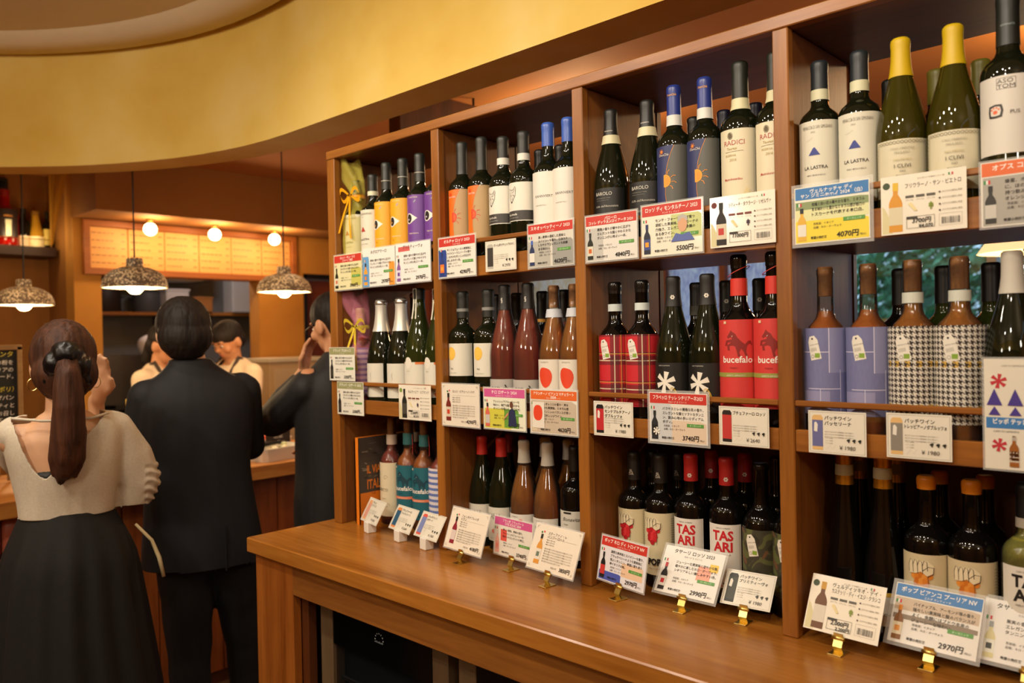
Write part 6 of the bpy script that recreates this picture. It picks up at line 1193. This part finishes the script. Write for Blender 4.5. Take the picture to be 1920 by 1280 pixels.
# --- man in black jacket with glasses, hand at his mouth, facing the counter
t = thing('person', 'man with glasses in a black jacket touching his mouth beside the wine shelf', 'person', (-2.545, .345, 0), math.radians(94))
hp, at, R = head((0, .03, 1.572), .28, 1.0)
bp = hp + [('c', ((0, -.015, 1.38), .06), ((0, .01, 1.51), .053))] + body(None, .145, .14, 1.44, [(((-.15, 0, 1.335), .042), ((-.145, .225, 1.215), .038), ((-.055, .160, 1.375), .028)), (((.158, 0, 1.34), .042), ((.19, .06, 1.12), .038), ((.12, .28, 1.06), .030))], ch=(.155, .095))
bp += hand((-.05, .158, 1.385), (.16, -.02, 1), (.5, -1, .1), .5, .95, -1) + hand((.12, .29, 1.06), (-.2, 1, 0), (0, 0, -1), .4, 1, -1)
blob('body', bp, .0055, SKINW, t, 4); face(t, at, R)
blob('hair', [('e', at((0, -.008, .034)), (.084, .100, .088), R), ('e', at((0, -.055, -.01)), (.074, .055, .075), R), ('e', at((-.062, -.01, .01)), (.016, .030, .028), R), ('e', at((.062, -.01, .01)), (.016, .030, .028), R)], .005, HK, t, 3, lambda c: .002 * noise.noise(Vector((c.x * 90, c.y * 90, c.z * 14))))
mb = MB()
for q in (-1, 1):
    mb.tube([at((q * .034 + .026 * math.cos(a), .101, -.004 + .019 * math.sin(a))) for a in [2 * PI * i / 20 for i in range(20)]], .0016, 6, True); mb.tube([at((q * .060, .100, .002)), at((q * .078, .05, .0)), at((q * .080, -.01, -.004))], .0016, 6)
mb.tube([at((-.008, .102, 0)), at((.008, .102, 0))], .0014, 6); mb.build('eyeglasses', DARKM, t, smooth=True)
blob('jacket', [('l', [(.78, 0, 0, .185, .150), (.9, 0, 0, .186, .148), (1.05, 0, 0, .178, .138), (1.2, 0, -.006, .182, .138), (1.31, 0, -.012, .180, .125), (1.375, 0, -.02, .156, .105), (1.425, 0, -.03, .108, .088), (1.465, 0, -.035, .082, .07)]), ('c', ((-.145, 0, 1.345), .06), ((.145, 0, 1.345), .06)),
    ('c', ((-.152, 0, 1.335), .064), ((-.155, .13, 1.25), .070), ((-.145, .225, 1.205), .066), ((-.10, .195, 1.29), .052), ((-.068, .170, 1.345), .042)), ('c', ((.16, 0, 1.34), .062), ((.19, .06, 1.13), .056), ((.13, .25, 1.07), .044))], .0065, JACK, t, 5, folds(.006, 9, 5), lambda c: c.z < .82 or (c.z > 1.445 and c.y > .0))
blob('trousers', [('e', (0, 0, .86), (.16, .115, .13)), ('c', ((-.08, 0, .82), .092), ((-.08, .02, .45), .07), ((-.08, 0, .10), .058)), ('c', ((.08, 0, .82), .092), ((.08, .02, .45), .07), ((.08, 0, .10), .058))], .009, BLK, t, 6, folds(.005))
for x in (-.08, .08): MB().sphere((x, .055, .045), (.05, .14, .045), 16, 10).build('shoe', MATS['shoe_black'], t, smooth=True)
# --- kitchen staff
def cook(lb, x, y, rz, H, hc, sex=0, pitch=.4, cap_=None, shirt=SHIRT, apron=True):
    t = thing('person', lb, 'person', (x, y, 0), rz); k = H / 1.64
    hp, at, R = head((0, .03, H - .115), pitch, .98)
    bp = hp + [('c', ((0, -.015, H - .29), .052), ((0, .008, H - .16), .048))] + body(None, .14 if not sex else .12, .13, H - .235, [(((-.15, 0, H - .31), .042), ((-.20, .06, H - .56), .04), ((-.10, .28, H - .60), .028)), (((.15, 0, H - .31), .042), ((.20, .06, H - .56), .04), ((.10, .28, H - .60), .028))])
    bp += hand((-.10, .29, H - .60), (.2, 1, -.1), (0, 0, -1), .5) + hand((.10, .29, H - .60), (-.2, 1, -.1), (0, 0, -1), .5, 1, -1)
    blob('body', bp, .007, SKINW, t, 4); face(t, at, R)
    hr = [('e', at((0, -.008, .036)), (.081, .097, .082), R), ('e', at((0, -.05, -.01)), (.072, .055, .07), R)]
    if sex: hr.append(('c', (at((0, -.09, -.02)), .035), (at((0, -.11, -.12)), .03), (at((0, -.10, -.18)), .012)))
    blob('hair', hr, .006, hc, t, 3)
    w_ = .155 if not sex else .135
    blob('shirt', [('l', [(H - .85, 0, 0, w_ + .02, .125), (H - .6, 0, 0, w_ + .008, .116), (H - .42, 0, 0, w_ + .022, .12), (H - .30, 0, -.006, w_ + .016, .105), (H - .25, 0, -.01, w_ * .7, .075), (H - .222, 0, -.01, .066, .058)]), ('c', ((-w_, 0, H - .30), .052), ((w_, 0, H - .30), .052)), ('c', ((-w_ - .015, 0, H - .31), .06), ((-.205, .06, H - .56), .052), ((-.13, .22, H - .59), .042)), ('c', ((w_ + .015, 0, H - .31), .06), ((.205, .06, H - .56), .052), ((.13, .22, H - .59), .042))], .008, shirt, t, 5, folds(.005, 9, 10), lambda c: c.z > H - .26 and c.y > .015 and abs(c.x) < .05)
    if apron:
        blob('apron', [('e', (0, .02, H - .50), (.105, .118, .12)), ('e', (0, .012, H - .74), (w_ + .022, .128, .20)), ('e', (0, .01, H - .95), (w_ + .035, .13, .22))], .009, APRON, t, 4, None, lambda c: c.y < .03 or c.z > H - .405)
        for q in (-1, 1): MB().tube([(q * .085, .115, H - .42), (q * .085, .085, H - .30), (q * .075, .02, H - .218), (q * .05, -.07, H - .25), (-q * .06, -.125, H - .5)], .011, 6).build('apron_strap', APRON, t, smooth=True)
    blob('trousers', [('c', ((-.08, 0, .85), .09), ((-.08, .02, .45), .07), ((-.08, 0, .08), .058)), ('c', ((.08, 0, .85), .09), ((.08, .02, .45), .07), ((.08, 0, .08), .058))], .012, BLK, t, 3)
    if cap_: MB().lathe([(.078, -.02), (.074, .06), (.082, .12), (.08, .18), (.06, .21), (0, .215)], 24, mx=Matrix.Translation(at((0, -.01, .05))) @ R.to_4x4()).build('chef_hat', CHEF, t, smooth=True)
    return t
cook('male cook with dark hair looking down in cream shirt and brown apron', -4.43, .89, math.radians(192), 1.635, HK, 0, .5)
cook('female cook in cream shirt and apron half hidden behind the navy suit', -4.55, .52, math.radians(-62), 1.62, HK, 1, .2)
cook('cook in white hat and jacket bent over deep in the kitchen', -6.38, 1.31, math.radians(110), 1.45, HK, 0, .7, True, CHEF, False)
